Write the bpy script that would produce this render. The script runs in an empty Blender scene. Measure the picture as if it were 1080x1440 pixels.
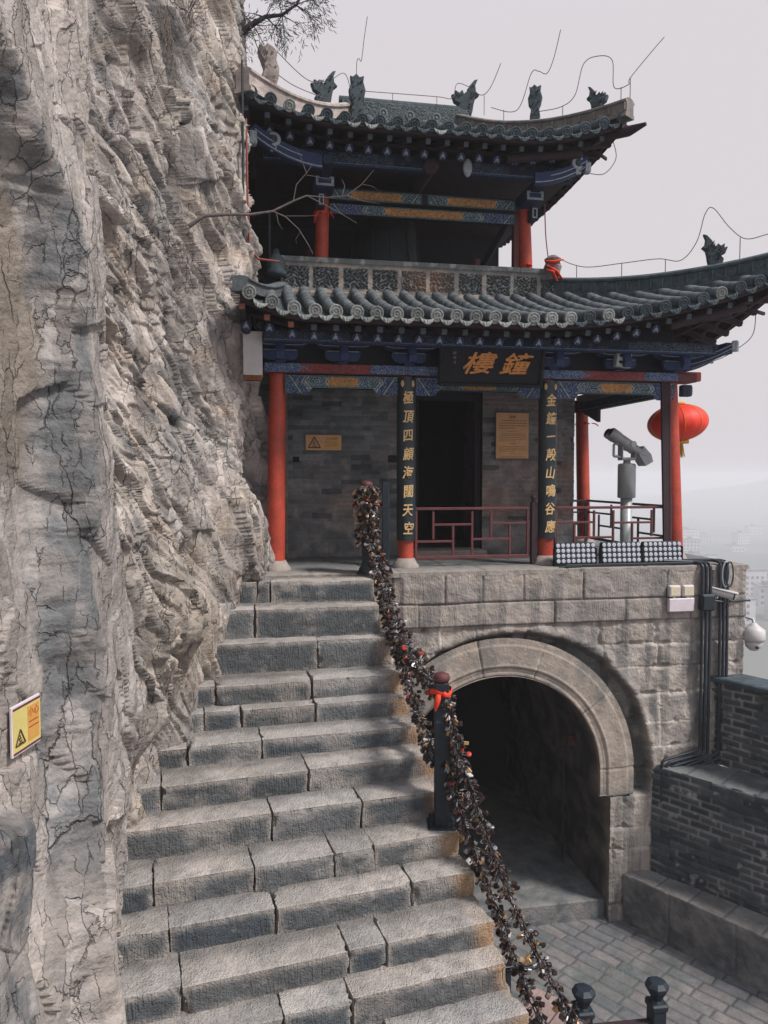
import bpy, math, random
import numpy as np
from mathutils import Vector, Matrix
random.seed(7)
PI = math.pi
scene = bpy.context.scene
col = scene.collection

# ------------------------------------------------------------------ noise
def _h(ix, iy, iz, seed):
    ix = np.asarray(ix).astype(np.int64); iy = np.asarray(iy).astype(np.int64); iz = np.asarray(iz).astype(np.int64)
    n = (ix * 374761393 + iy * 668265263 + iz * 2147483647 + seed * 974634777) & 0xFFFFFFFF
    n = ((n ^ (n >> 13)) * 1274126177) & 0xFFFFFFFF
    n = ((n ^ (n >> 16)) * 2246822519) & 0xFFFFFFFF
    n = n ^ (n >> 15)
    return (n & 0xFFFFFF) / float(0xFFFFFF)
def vn2(x, y, seed=0):
    ix = np.floor(x); iy = np.floor(y); fx = x - ix; fy = y - iy
    fx = fx*fx*(3-2*fx); fy = fy*fy*(3-2*fy)
    a = _h(ix, iy, 0, seed); b = _h(ix+1, iy, 0, seed); c = _h(ix, iy+1, 0, seed); d = _h(ix+1, iy+1, 0, seed)
    return (a*(1-fx)+b*fx)*(1-fy) + (c*(1-fx)+d*fx)*fy
def vn3(x, y, z, seed=0):
    ix = np.floor(x); iy = np.floor(y); iz = np.floor(z); fx = x-ix; fy = y-iy; fz = z-iz
    fx = fx*fx*(3-2*fx); fy = fy*fy*(3-2*fy); fz = fz*fz*(3-2*fz)
    r = 0
    for dz in (0, 1):
        a = _h(ix, iy, iz+dz, seed); b = _h(ix+1, iy, iz+dz, seed); c = _h(ix, iy+1, iz+dz, seed); d = _h(ix+1, iy+1, iz+dz, seed)
        r = r + ((a*(1-fx)+b*fx)*(1-fy) + (c*(1-fx)+d*fx)*fy) * (fz if dz else 1-fz)
    return r
def fbm2(x, y, seed=0, o=4, g=.5):
    r = 0; a = 1; t = 0
    for k in range(o):
        r = r + a*(vn2(x, y, seed+k*17)-.5)*2; t += a; a *= g; x = x*2.03+11.3; y = y*2.03+7.7
    return r/t
def fbm3(x, y, z, seed=0, o=4, g=.5):
    r = 0; a = 1; t = 0
    for k in range(o):
        r = r + a*(vn3(x, y, z, seed+k*17)-.5)*2; t += a; a *= g; x = x*2.03+11.3; y = y*2.03+7.7; z = z*2.03+3.1
    return r/t
def cells(x, y, seed=0, jit=.9):
    ix = np.floor(x); iy = np.floor(y)
    f1 = np.full(x.shape, 9.); f2 = np.full(x.shape, 9.); idn = np.zeros(x.shape); dx1 = np.zeros(x.shape); dy1 = np.zeros(x.shape)
    for i in (-1, 0, 1):
        for j in (-1, 0, 1):
            cx = ix+i; cy = iy+j
            dx = cx+.5+(_h(cx, cy, 1, seed)-.5)*jit - x; dy = cy+.5+(_h(cx, cy, 2, seed)-.5)*jit - y
            d = np.sqrt(dx*dx+dy*dy); h = _h(cx, cy, 3, seed)
            n = d < f1
            f2 = np.where(n, f1, np.minimum(f2, d))
            idn = np.where(n, h, idn); dx1 = np.where(n, dx, dx1); dy1 = np.where(n, dy, dy1); f1 = np.where(n, d, f1)
    return f1, f2, idn, dx1, dy1
def facets(x, y, seed):
    f1, f2, i, dx, dy = cells(x, y, seed)
    h = i + ((i*17.3) % 1-.5)*1.5*dx + ((i*31.7) % 1-.5)*1.5*dy
    return h, f2-f1, i
def sst(a, b, x):
    t = np.clip((x-a)/(b-a), 0, 1); return t*t*(3-2*t)
def terr(x, n, k=.8):
    q = x*n; f = np.floor(q); return (f+sst(k, 1, q-f))/n
def mixc(a, b, t):
    t = np.asarray(t)[..., None]; return np.asarray(a)*(1-t) + np.asarray(b)*t

# ------------------------------------------------------------------ colours / materials
def lin(r, g, b):
    f = lambda c: (c/255/12.92) if c <= 10 else ((c/255+.055)/1.055)**2.4
    return (f(r), f(g), f(b))
MATS = {}
def mat(name, color, rough=.8, metal=0., nscale=8., namp=.25, bump=.3, bscale=40., rnd=0., emit=None, spec=.5, vcol=False, chisel=None, pits=0., coat=0., cracks=0., bdist=.02):
    if name in MATS: return MATS[name]
    m = bpy.data.materials.new(name); m.use_nodes = True; nt = m.node_tree; N = nt.nodes; L = nt.links
    b = N['Principled BSDF']; b.inputs['Roughness'].default_value = rough; b.inputs['Metallic'].default_value = metal
    b.inputs['Specular IOR Level'].default_value = spec
    if coat: b.inputs['Coat Weight'].default_value = coat
    tc = N.new('ShaderNodeTexCoord')
    if vcol:
        a = N.new('ShaderNodeVertexColor'); a.layer_name = 'Col'; base = a.outputs['Color']
    else:
        a = N.new('ShaderNodeRGB'); a.outputs[0].default_value = (*color, 1); base = a.outputs[0]
    def noise(sc, det=6, r=.6):
        n = N.new('ShaderNodeTexNoise'); n.inputs['Scale'].default_value = sc; n.inputs['Detail'].default_value = det
        n.inputs['Roughness'].default_value = r; L.new(tc.outputs['Object'], n.inputs['Vector']); return n
    def mr(src, a0, a1, b0=0., b1=1.):
        r = N.new('ShaderNodeMapRange'); L.new(src, r.inputs[0]); r.inputs[1].default_value = a0; r.inputs[2].default_value = a1
        r.inputs[3].default_value = b0; r.inputs[4].default_value = b1; return r.outputs[0]
    n1 = noise(nscale); f = mr(n1.outputs[0], .3, .7, 1-namp, 1+namp)
    mul = N.new('ShaderNodeVectorMath'); mul.operation = 'SCALE'; L.new(base, mul.inputs[0]); L.new(f, mul.inputs['Scale'])
    outc = mul.outputs[0]
    n3 = noise(nscale*9, 5, .7); f3 = mr(n3.outputs[0], .3, .7, 1-namp*.9, 1+namp*.9)
    m3 = N.new('ShaderNodeVectorMath'); m3.operation = 'SCALE'; L.new(outc, m3.inputs[0]); L.new(f3, m3.inputs['Scale']); outc = m3.outputs[0]
    if rnd:
        oi = N.new('ShaderNodeObjectInfo'); m4 = N.new('ShaderNodeVectorMath'); m4.operation = 'SCALE'
        L.new(outc, m4.inputs[0]); L.new(mr(oi.outputs['Random'], 0, 1, 1-rnd, 1+rnd), m4.inputs['Scale']); outc = m4.outputs[0]
    L.new(outc, b.inputs['Base Color'])
    L.new(mr(n3.outputs[0], .3, .7, max(.05, rough-.12), min(1, rough+.12)), b.inputs['Roughness'])
    if emit:
        b.inputs['Emission Color'].default_value = (*color, 1); b.inputs['Emission Strength'].default_value = emit
    n2 = noise(bscale, 8, .65); hgt = n2.outputs[0]
    if chisel:
        # tooling marks: bands across one axis, wobbling, patchy
        mp = N.new('ShaderNodeMapping'); mp.inputs['Scale'].default_value = (chisel[1], chisel[1], chisel[1]*.14); mp.inputs['Rotation'].default_value = (0, .12, 0)
        L.new(tc.outputs['Object'], mp.inputs['Vector'])
        w = N.new('ShaderNodeTexNoise'); w.inputs['Scale'].default_value = 1; w.inputs['Detail'].default_value = 2.5; L.new(mp.outputs[0], w.inputs['Vector'])
        pm = noise(3.3, 3); pmk = mr(pm.outputs[0], .38, .6, .15, 1)
        mm = N.new('ShaderNodeMath'); mm.operation = 'MULTIPLY'; L.new(w.outputs[0], mm.inputs[0]); L.new(pmk, mm.inputs[1])
        m5 = N.new('ShaderNodeMath'); m5.operation = 'MULTIPLY'; L.new(mm.outputs[0], m5.inputs[0]); m5.inputs[1].default_value = chisel[2]
        ad = N.new('ShaderNodeMath'); ad.operation = 'ADD'; L.new(m5.outputs[0], ad.inputs[0]); L.new(hgt, ad.inputs[1]); hgt = ad.outputs[0]
    if pits:
        v = N.new('ShaderNodeTexVoronoi'); v.inputs['Scale'].default_value = 55; L.new(tc.outputs['Object'], v.inputs['Vector'])
        m6 = N.new('ShaderNodeMath'); m6.operation = 'MULTIPLY'; L.new(mr(v.outputs['Distance'], 0, .45), m6.inputs[0]); m6.inputs[1].default_value = pits
        ad = N.new('ShaderNodeMath'); ad.operation = 'ADD'; L.new(m6.outputs[0], ad.inputs[0]); L.new(hgt, ad.inputs[1]); hgt = ad.outputs[0]
    if cracks:
        # warped, tilted cells: their borders read as fractures, darker in colour
        wn = noise(5.0, 5); wv = N.new('ShaderNodeVectorMath'); wv.operation = 'SCALE'; wv.inputs['Scale'].default_value = .13; L.new(wn.outputs['Color'], wv.inputs[0])
        av = N.new('ShaderNodeVectorMath'); L.new(tc.outputs['Object'], av.inputs[0]); L.new(wv.outputs[0], av.inputs[1])
        col_ = outc
        for sc_, aw, dk_, edge in ((3.1, 1.3, .38, .016), (8.5, .85, .2, .028)):
            mp = N.new('ShaderNodeMapping'); mp.vector_type = 'POINT'; mp.inputs['Rotation'].default_value = (math.radians(-24), 0, 0); mp.inputs['Scale'].default_value = (sc_, sc_*1.25, sc_*.36)
            L.new(av.outputs[0], mp.inputs['Vector'])
            v = N.new('ShaderNodeTexVoronoi'); v.feature = 'DISTANCE_TO_EDGE'; v.inputs['Scale'].default_value = 1; L.new(mp.outputs[0], v.inputs['Vector'])
            v2 = N.new('ShaderNodeTexVoronoi'); v2.inputs['Scale'].default_value = 1; L.new(mp.outputs[0], v2.inputs['Vector'])
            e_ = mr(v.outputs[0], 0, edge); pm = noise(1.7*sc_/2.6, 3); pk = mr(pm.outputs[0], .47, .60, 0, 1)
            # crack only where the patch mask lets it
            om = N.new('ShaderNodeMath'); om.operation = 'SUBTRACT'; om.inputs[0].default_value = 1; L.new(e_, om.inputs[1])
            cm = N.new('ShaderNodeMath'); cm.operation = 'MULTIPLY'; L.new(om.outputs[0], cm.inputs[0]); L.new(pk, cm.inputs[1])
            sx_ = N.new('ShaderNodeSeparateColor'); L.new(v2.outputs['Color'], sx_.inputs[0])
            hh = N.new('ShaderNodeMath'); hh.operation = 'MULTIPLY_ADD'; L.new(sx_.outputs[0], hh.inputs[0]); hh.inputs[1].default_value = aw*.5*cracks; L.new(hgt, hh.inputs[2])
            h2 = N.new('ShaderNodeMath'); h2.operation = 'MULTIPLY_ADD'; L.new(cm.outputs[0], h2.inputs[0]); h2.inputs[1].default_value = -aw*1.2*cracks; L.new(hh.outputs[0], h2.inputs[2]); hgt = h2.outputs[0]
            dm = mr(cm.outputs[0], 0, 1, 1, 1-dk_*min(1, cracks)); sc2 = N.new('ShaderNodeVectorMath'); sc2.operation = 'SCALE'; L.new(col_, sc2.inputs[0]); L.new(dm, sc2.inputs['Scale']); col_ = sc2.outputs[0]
            tn = mr(sx_.outputs[1], 0, 1, .80, 1.18); sc3 = N.new('ShaderNodeVectorMath'); sc3.operation = 'SCALE'; L.new(col_, sc3.inputs[0]); L.new(tn, sc3.inputs['Scale']); col_ = sc3.outputs[0]
        L.new(col_, b.inputs['Base Color'])
    bp = N.new('ShaderNodeBump'); bp.inputs['Strength'].default_value = bump; bp.inputs['Distance'].default_value = bdist
    L.new(hgt, bp.inputs['Height']); L.new(bp.outputs[0], b.inputs['Normal'])
    MATS[name] = m; return m
M = dict(
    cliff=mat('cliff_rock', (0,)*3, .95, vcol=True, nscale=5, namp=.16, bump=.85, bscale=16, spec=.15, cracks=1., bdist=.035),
    wallstone=mat('wall_stone', (0,)*3, .95, vcol=True, nscale=6, namp=.15, bump=.75, bscale=30, chisel=('X', 75, 1.1), spec=.15),
    stepstone=mat('step_stone', (0,)*3, .93, vcol=True, nscale=7, namp=.18, bump=1., bscale=36, chisel=('X', 80, 1.3), pits=.3, spec=.18),
    rough=mat('rough_stone', (0,)*3, .95, vcol=True, nscale=7, namp=.2, bump=.7, bscale=30, spec=.15),
    paint=mat('faded_paint', (0,)*3, .75, vcol=True, nscale=25, namp=.3, bump=.25, bscale=60, spec=.25),
    red=mat('red_lacquer', lin(166, 60, 40), .55, nscale=5, namp=.30, bump=.15, bscale=25),
    dred=mat('dark_red_wood', lin(92, 44, 46), .65, nscale=9, namp=.25, bump=.3, bscale=40),
    maroon=mat('maroon_rafter_wood', lin(46, 28, 34), .8, nscale=9, namp=.3, bump=.3, bscale=40),
    orangewood=mat('bare_rafter_end', lin(125, 78, 55), .8, nscale=30, namp=.3, bump=.3),
    dark=mat('shade_dark_timber', lin(19, 23, 32), .8, nscale=6, namp=.3, bump=.3),  # near-black so the interior's shade is in the colour
    black=mat('black_board', lin(10, 14, 22), .85, nscale=6, namp=.2, bump=.1),
    couplet=mat('black_green_lacquer', lin(16, 34, 42), .42, nscale=6, namp=.25, bump=.12),
    tile=mat('grey_roof_tile', lin(84, 90, 94), .85, nscale=6, namp=.4, bump=.5, bscale=35, rnd=.2),
    tilelight=mat('lichen_pale_tile', lin(128, 132, 130), .9, nscale=30, namp=.45, bump=.6, bscale=60, rnd=.35),
    tiledark=mat('dark_carved_tile', lin(58, 70, 76), .85, nscale=12, namp=.5, bump=.7, bscale=50, rnd=.2),
    palestone=mat('pale_weathered_ridge', lin(168, 156, 150), .92, nscale=8, namp=.3, bump=.9, bscale=24),
    ridge=mat('weathered_ridge', lin(118, 112, 108), .92, nscale=8, namp=.35, bump=.8, bscale=24),
    blue=mat('blue_bracket_paint', lin(27, 46, 84), .7, nscale=20, namp=.4, bump=.3),
    bluedk=mat('dark_blue_bracket_paint', lin(24, 36, 60), .75, nscale=14, namp=.4, bump=.3),
    whitep=mat('white_outline_paint', lin(150, 158, 165), .8, nscale=40, namp=.4, bump=.2),
    gold=mat('gold_leaf', lin(205, 172, 120), .5, metal=.15, nscale=30, namp=.25, bump=.2),
    goldor=mat('orange_gold', lin(185, 122, 58), .5, metal=.2, nscale=30, namp=.3, bump=.2),
    plinth=mat('pale_plinth_stone', lin(150, 140, 134), .9, nscale=12, namp=.2, bump=.5),
    metaldk=mat('dark_green_metal', lin(30, 44, 50), .5, metal=.3, nscale=20, namp=.2, bump=.1),
    postm=mat('painted_steel_post', lin(28, 38, 48), .55, metal=.2, nscale=20, namp=.3, bump=.15),
    conduit=mat('black_conduit', lin(38, 47, 56), .38, metal=.1, nscale=20, namp=.15, bump=.08),
    greym=mat('grey_painted_metal', lin(164, 170, 172), .45, metal=.2, nscale=10, namp=.1, bump=.05),
    white=mat('white_housing', lin(188, 183, 183), .5, nscale=10, namp=.08, bump=.05),
    lens=mat('glass_lens', lin(18, 20, 26), .12, nscale=10, namp=.05, bump=0.),
    led=mat('led_cell', lin(176, 178, 188), .3, nscale=60, namp=.1, bump=.1),
    lampglass=mat('lamp_reflector', lin(205, 190, 165), .3, nscale=30, namp=.15, bump=.2),
    rust=mat('rusty_edge', lin(120, 75, 45), .9, nscale=30, namp=.4, bump=.4),
    lantern=mat('red_silk', lin(228, 52, 32), .6, nscale=12, namp=.08, bump=.1),
    yellow=mat('yellow_tassel', lin(205, 160, 60), .8, nscale=30, namp=.2, bump=.3),
    cloth=mat('red_ribbon_cloth', lin(222, 60, 32), .8, nscale=20, namp=.15, bump=.3),
    signy=mat('yellow_sign', lin(200, 184, 112), .5, nscale=8, namp=.08, bump=.03),
    signo=mat('orange_sign', lin(196, 146, 72), .5, nscale=8, namp=.08, bump=.03),
    signt=mat('tan_notice', lin(196, 148, 98), .5, nscale=6, namp=.1, bump=.03),
    signedge=mat('sign_edge', lin(90, 78, 70), .5, nscale=8, namp=.1, bump=.05),
    signw=mat('pale_sign_edge', lin(205, 195, 200), .5, nscale=8, namp=.1, bump=.05),
    ink=mat('brown_ink', lin(70, 45, 30), .6, nscale=8, namp=.1, bump=0.),
    inkr=mat('red_ink', lin(170, 60, 40), .6, nscale=8, namp=.1, bump=0.),
    wire=mat('rusty_wire', lin(96, 84, 86), .7, nscale=20, namp=.2, bump=0.),
    redwire=mat('red_cable', lin(130, 62, 52), .7, nscale=20, namp=.2, bump=0.),
    bark=mat('grey_bark', lin(98, 88, 86), .9, nscale=20, namp=.3, bump=.5),
    barkdk=mat('dark_bark', lin(48, 44, 46), .9, nscale=20, namp=.3, bump=.5),
    leaf=mat('juniper_green', lin(62, 74, 70), .9, nscale=20, namp=.3, bump=.0, rnd=.2),
    twig=mat('dry_twig', lin(108, 96, 90), .9, nscale=20, namp=.3, bump=.2),
    plank=mat('pinkish_plank', lin(150, 128, 124), .85, nscale=6, namp=.25, bump=.4),
    lockdk=mat('tarnished_lock', lin(62, 49, 46), .42, metal=.7, nscale=40, namp=.35, bump=.2, rnd=.45),
    lockst=mat('steel_lock', lin(150, 148, 150), .38, metal=.75, nscale=40, namp=.25, bump=.15, rnd=.3),
    lockbr=mat('brass_lock', lin(165, 132, 92), .45, metal=.6, nscale=40, namp=.25, bump=.15, rnd=.3),
    lockrd=mat('red_lock', lin(180, 58, 44), .5, nscale=40, namp=.2, bump=.1),
    lockwh=mat('pale_lock', lin(196, 192, 190), .5, metal=.2, nscale=40, namp=.15, bump=.1),
    shackle=mat('shackle_steel', lin(118, 116, 118), .4, metal=.7, nscale=40, namp=.3, bump=.05, rnd=.35),
    bronze=mat('dark_bronze', lin(34, 42, 44), .6, metal=.4, nscale=8, namp=.3, bump=.3),
    town=mat('town_plaster', lin(190, 186, 186), .9, nscale=.05, namp=.08, bump=0.),
    townroof=mat('town_roof', lin(120, 116, 122), .9, nscale=.05, namp=.1, bump=0.),
    towndk=mat('town_window', lin(70, 76, 86), .6, nscale=.05, namp=.1, bump=0.),
)

# ------------------------------------------------------------------ mesh helpers
def tag(o, label=None, cat=None, group=None, kind=None):
    if label: o['label'] = label
    if cat: o['category'] = cat
    if group: o['group'] = group
    if kind: o['kind'] = kind
    return o
def empty(name, loc=(0, 0, 0), rz=0., label=None, cat=None, group=None):
    o = bpy.data.objects.new(name, None); o.location = loc; o.rotation_euler = (0, 0, rz); o.empty_display_size = .1
    col.objects.link(o); return tag(o, label, cat, group)
def link(name, me, parent=None, loc=None, rot=None):
    o = bpy.data.objects.new(name, me); col.objects.link(o)
    if parent: o.parent = parent
    if loc is not None: o.location = loc
    if rot is not None: o.rotation_euler = rot
    return o
class MB:
    def __init__(s): s.v = []; s.f = []; s.m = []; s.s = []
    def add(s, vs, fs, mi=0, smooth=False, T=None):
        n = len(s.v)
        if T is not None: vs = [T @ Vector(v) for v in vs]
        s.v += [tuple(v) for v in vs]
        for f in fs: s.f.append(tuple(n+i for i in f)); s.m.append(mi); s.s.append(smooth)
        return s
    def box(s, x0, x1, y0, y1, z0, z1, mi=0, T=None, bev=0.):
        if bev:
            b = min(bev, (x1-x0)*.45, (y1-y0)*.45, (z1-z0)*.45)
            # chamfered box: three inset slabs sharing corner triangles
            V = []; idx = {}
            for i, x in enumerate((x0, x1)):
                for j, y in enumerate((y0, y1)):
                    for k, z in enumerate((z0, z1)):
                        sx = 1 if i == 0 else -1; sy = 1 if j == 0 else -1; sz = 1 if k == 0 else -1
                        idx[i, j, k, 0] = len(V); V.append((x, y+sy*b, z+sz*b))
                        idx[i, j, k, 1] = len(V); V.append((x+sx*b, y, z+sz*b))
                        idx[i, j, k, 2] = len(V); V.append((x+sx*b, y+sy*b, z))
            F = []
            for i in (0, 1):
                q = [idx[i, 0, 0, 0], idx[i, 1, 0, 0], idx[i, 1, 1, 0], idx[i, 0, 1, 0]]; F.append(q if i else q[::-1])
                q = [idx[0, i, 0, 1], idx[1, i, 0, 1], idx[1, i, 1, 1], idx[0, i, 1, 1]]; F.append(q[::-1] if i else q)
                q = [idx[0, 0, i, 2], idx[1, 0, i, 2], idx[1, 1, i, 2], idx[0, 1, i, 2]]; F.append(q if i else q[::-1])
            for j in (0, 1):
                for k in (0, 1):
                    q = [idx[0, j, k, 1], idx[1, j, k, 1], idx[1, j, k, 2], idx[0, j, k, 2]]; F.append(q if (j ^ k) else q[::-1])
                    q = [idx[j, 0, k, 0], idx[j, 1, k, 0], idx[j, 1, k, 2], idx[j, 0, k, 2]]; F.append(q[::-1] if (j ^ k) else q)
                    q = [idx[j, k, 0, 0], idx[j, k, 1, 0], idx[j, k, 1, 1], idx[j, k, 0, 1]]; F.append(q if (j ^ k) else q[::-1])
                    for i in (0, 1):
                        t = [idx[i, j, k, 0], idx[i, j, k, 1], idx[i, j, k, 2]]; F.append(t if (i+j+k) % 2 else t[::-1])
            return s.add(V, F, mi, False, T)
        V = [(x0,y0,z0),(x1,y0,z0),(x1,y1,z0),(x0,y1,z0),(x0,y0,z1),(x1,y0,z1),(x1,y1,z1),(x0,y1,z1)]
        return s.add(V, [(0,3,2,1),(4,5,6,7),(0,1,5,4),(1,2,6,5),(2,3,7,6),(3,0,4,7)], mi, False, T)
    def tube(s, path, r, n=8, mi=0, cap=True, smooth=True, T=None, squash=1.):
        P = [Vector(p) for p in path]; rs = r if isinstance(r, (list, tuple)) else [r]*len(P)
        V = []; F = []; prev = None
        for i, p in enumerate(P):
            t = (P[min(i+1, len(P)-1)] - P[max(i-1, 0)])
            if t.length < 1e-9: t = Vector((0, 0, 1))
            t.normalize()
            if prev is None:
                a = Vector((0, 0, 1)) if abs(t.z) < .9 else Vector((1, 0, 0)); a = (a - t*a.dot(t)).normalized()
            else:
                a = prev - t*prev.dot(t); a = a.normalized() if a.length > 1e-6 else t.orthogonal().normalized()
            prev = a; b = t.cross(a)
            for k in range(n):
                an = 2*PI*k/n; V.append(p + (a*math.cos(an)*squash + b*math.sin(an))*rs[i])
        for i in range(len(P)-1):
            for k in range(n):
                F.append((i*n+k, i*n+(k+1) % n, (i+1)*n+(k+1) % n, (i+1)*n+k))
        s.add(V, F, mi, smooth, T)
        if cap:
            m = len(P)-1
            s.add([V[k] for k in range(n)], [tuple(range(n))[::-1]], mi, False, T)
            s.add([V[m*n+k] for k in range(n)], [tuple(range(n))], mi, False, T)
        return s
    def lathe(s, prof, n=16, mi=0, smooth=True, T=None, a0=0.):
        V = []; F = []
        for (r, z) in prof:
            for k in range(n): an = 2*PI*k/n+a0; V.append((r*math.cos(an), r*math.sin(an), z))
        for i in range(len(prof)-1):
            for k in range(n): F.append((i*n+k, i*n+(k+1) % n, (i+1)*n+(k+1) % n, (i+1)*n+k))
        F.append(tuple(range(n))[::-1]); F.append(tuple((len(prof)-1)*n+k for k in range(n)))
        return s.add(V, F, mi, smooth, T)
    def prism(s, poly, d0, d1, mi=0, T=None, smooth=False):
        # polygon in (x,z), extruded along y
        n = len(poly)
        V = [(x, d0, z) for x, z in poly] + [(x, d1, z) for x, z in poly]
        F = [tuple(range(n)), tuple(range(2*n-1, n-1, -1))] + [(i, n+i, n+(i+1) % n, (i+1) % n) for i in range(n)]
        return s.add(V, F, mi, smooth, T)
    def mesh(s, name, mats):
        me = bpy.data.meshes.new(name); me.from_pydata(s.v, [], s.f)
        for m in (mats if isinstance(mats, (list, tuple)) else [mats]): me.materials.append(m)
        me.polygons.foreach_set('material_index', s.m); me.polygons.foreach_set('use_smooth', s.s); me.update(); return me
    def obj(s, name, mats, parent=None, loc=None, rot=None):
        return link(name, s.mesh(name, mats), parent, loc, rot)
def recalc(me):
    import bmesh
    b = bmesh.new(); b.from_mesh(me); bmesh.ops.recalc_face_normals(b, faces=b.faces); b.to_mesh(me); b.free(); return me
def grid_arrays(nx, ny, mask=None, flip=False, off=0):
    i = np.arange(ny-1)[:, None]*nx + np.arange(nx-1)[None, :]
    q = np.stack([i, i+1, i+nx+1, i+nx], -1)
    if mask is not None: q = q[mask[:-1, :-1] & mask[1:, :-1] & mask[:-1, 1:] & mask[1:, 1:]]
    q = q.reshape(-1, 4)
    if flip: q = q[:, ::-1]
    return q+off
def np_mesh(name, V, Q, C, mt, smooth=True):
    V = np.asarray(V, dtype=np.float32).reshape(-1, 3); C = np.asarray(C, dtype=np.float32).reshape(-1, 3)
    me = bpy.data.meshes.new(name); me.vertices.add(len(V)); me.vertices.foreach_set('co', V.ravel())
    me.loops.add(Q.size); me.loops.foreach_set('vertex_index', Q.ravel().astype(np.int32))
    me.polygons.add(len(Q)); me.polygons.foreach_set('loop_start', np.arange(0, Q.size, 4, dtype=np.int32))
    me.polygons.foreach_set('loop_total', np.full(len(Q), 4, dtype=np.int32))
    me.polygons.foreach_set('use_smooth', np.full(len(Q), smooth))
    a = me.color_attributes.new('Col', 'FLOAT_COLOR', 'POINT')
    a.data.foreach_set('color', np.concatenate([C, np.ones((len(C), 1), np.float32)], 1).ravel())
    me.materials.append(mt); me.update(calc_edges=True); me.validate(); return me
def grid_obj(name, P, C, mt, parent=None, mask=None, flip=False, smooth=True):
    ny, nx = P.shape[:2]
    return link(name, np_mesh(name, P, grid_arrays(nx, ny, mask, flip), C, mt, smooth), parent)
def text_mb(mb, s, size, T, mi=0, ext=.004, sx=1., shear=0., bend=0., wob=0.):
    c = bpy.data.curves.new('t', 'FONT'); c.body = s; c.size = size; c.extrude = ext; c.align_x = 'CENTER'; c.align_y = 'CENTER'; c.offset = size*.004; c.shear = shear; c.resolution_u = 3
    o = bpy.data.objects.new('t', c); col.objects.link(o); dg = bpy.context.evaluated_depsgraph_get()
    me = bpy.data.meshes.new_from_object(o.evaluated_get(dg)); V = []
    for v in me.vertices:
        x, y, z = v.co; x *= sx
        if wob: x += wob*size*math.sin(y/size*5+1); y += wob*size*math.sin(x/size*4)+wob*x*.8
        if bend: z = z + math.sqrt(max(bend*bend-x*x, 0))-bend
        V.append((x, y, z))
    for q, (ox, oy) in enumerate(((-.012, .008), (.012, -.008), (.0, .012), (.004, -.014)) if ext > .002 else ((0, 0),)):
        mb.add([(x+ox*size, y+oy*size, z+q*.0004) for x, y, z in V], [tuple(p.vertices) for p in me.polygons], mi, False, T)
    bpy.data.objects.remove(o); bpy.data.meshes.remove(me); bpy.data.curves.remove(c)

# ------------------------------------------------------------------ frames
ANG = math.radians(10)
O = Vector((-1.313, 8.937, 0))
Uv = Vector((math.cos(ANG), math.sin(ANG), 0)); Vv = Vector((-math.sin(ANG), math.cos(ANG), 0))
def W(u, v, z=0.): return O + Uv*u + Vv*v + Vector((0, 0, z))
GZ = -4.55
# text faces -v:   local x->u, y->z, z->-v
TXT = Matrix(((1, 0, 0, 0), (0, 0, -1, 0), (0, 1, 0, 0), (0, 0, 0, 1)))

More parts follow.
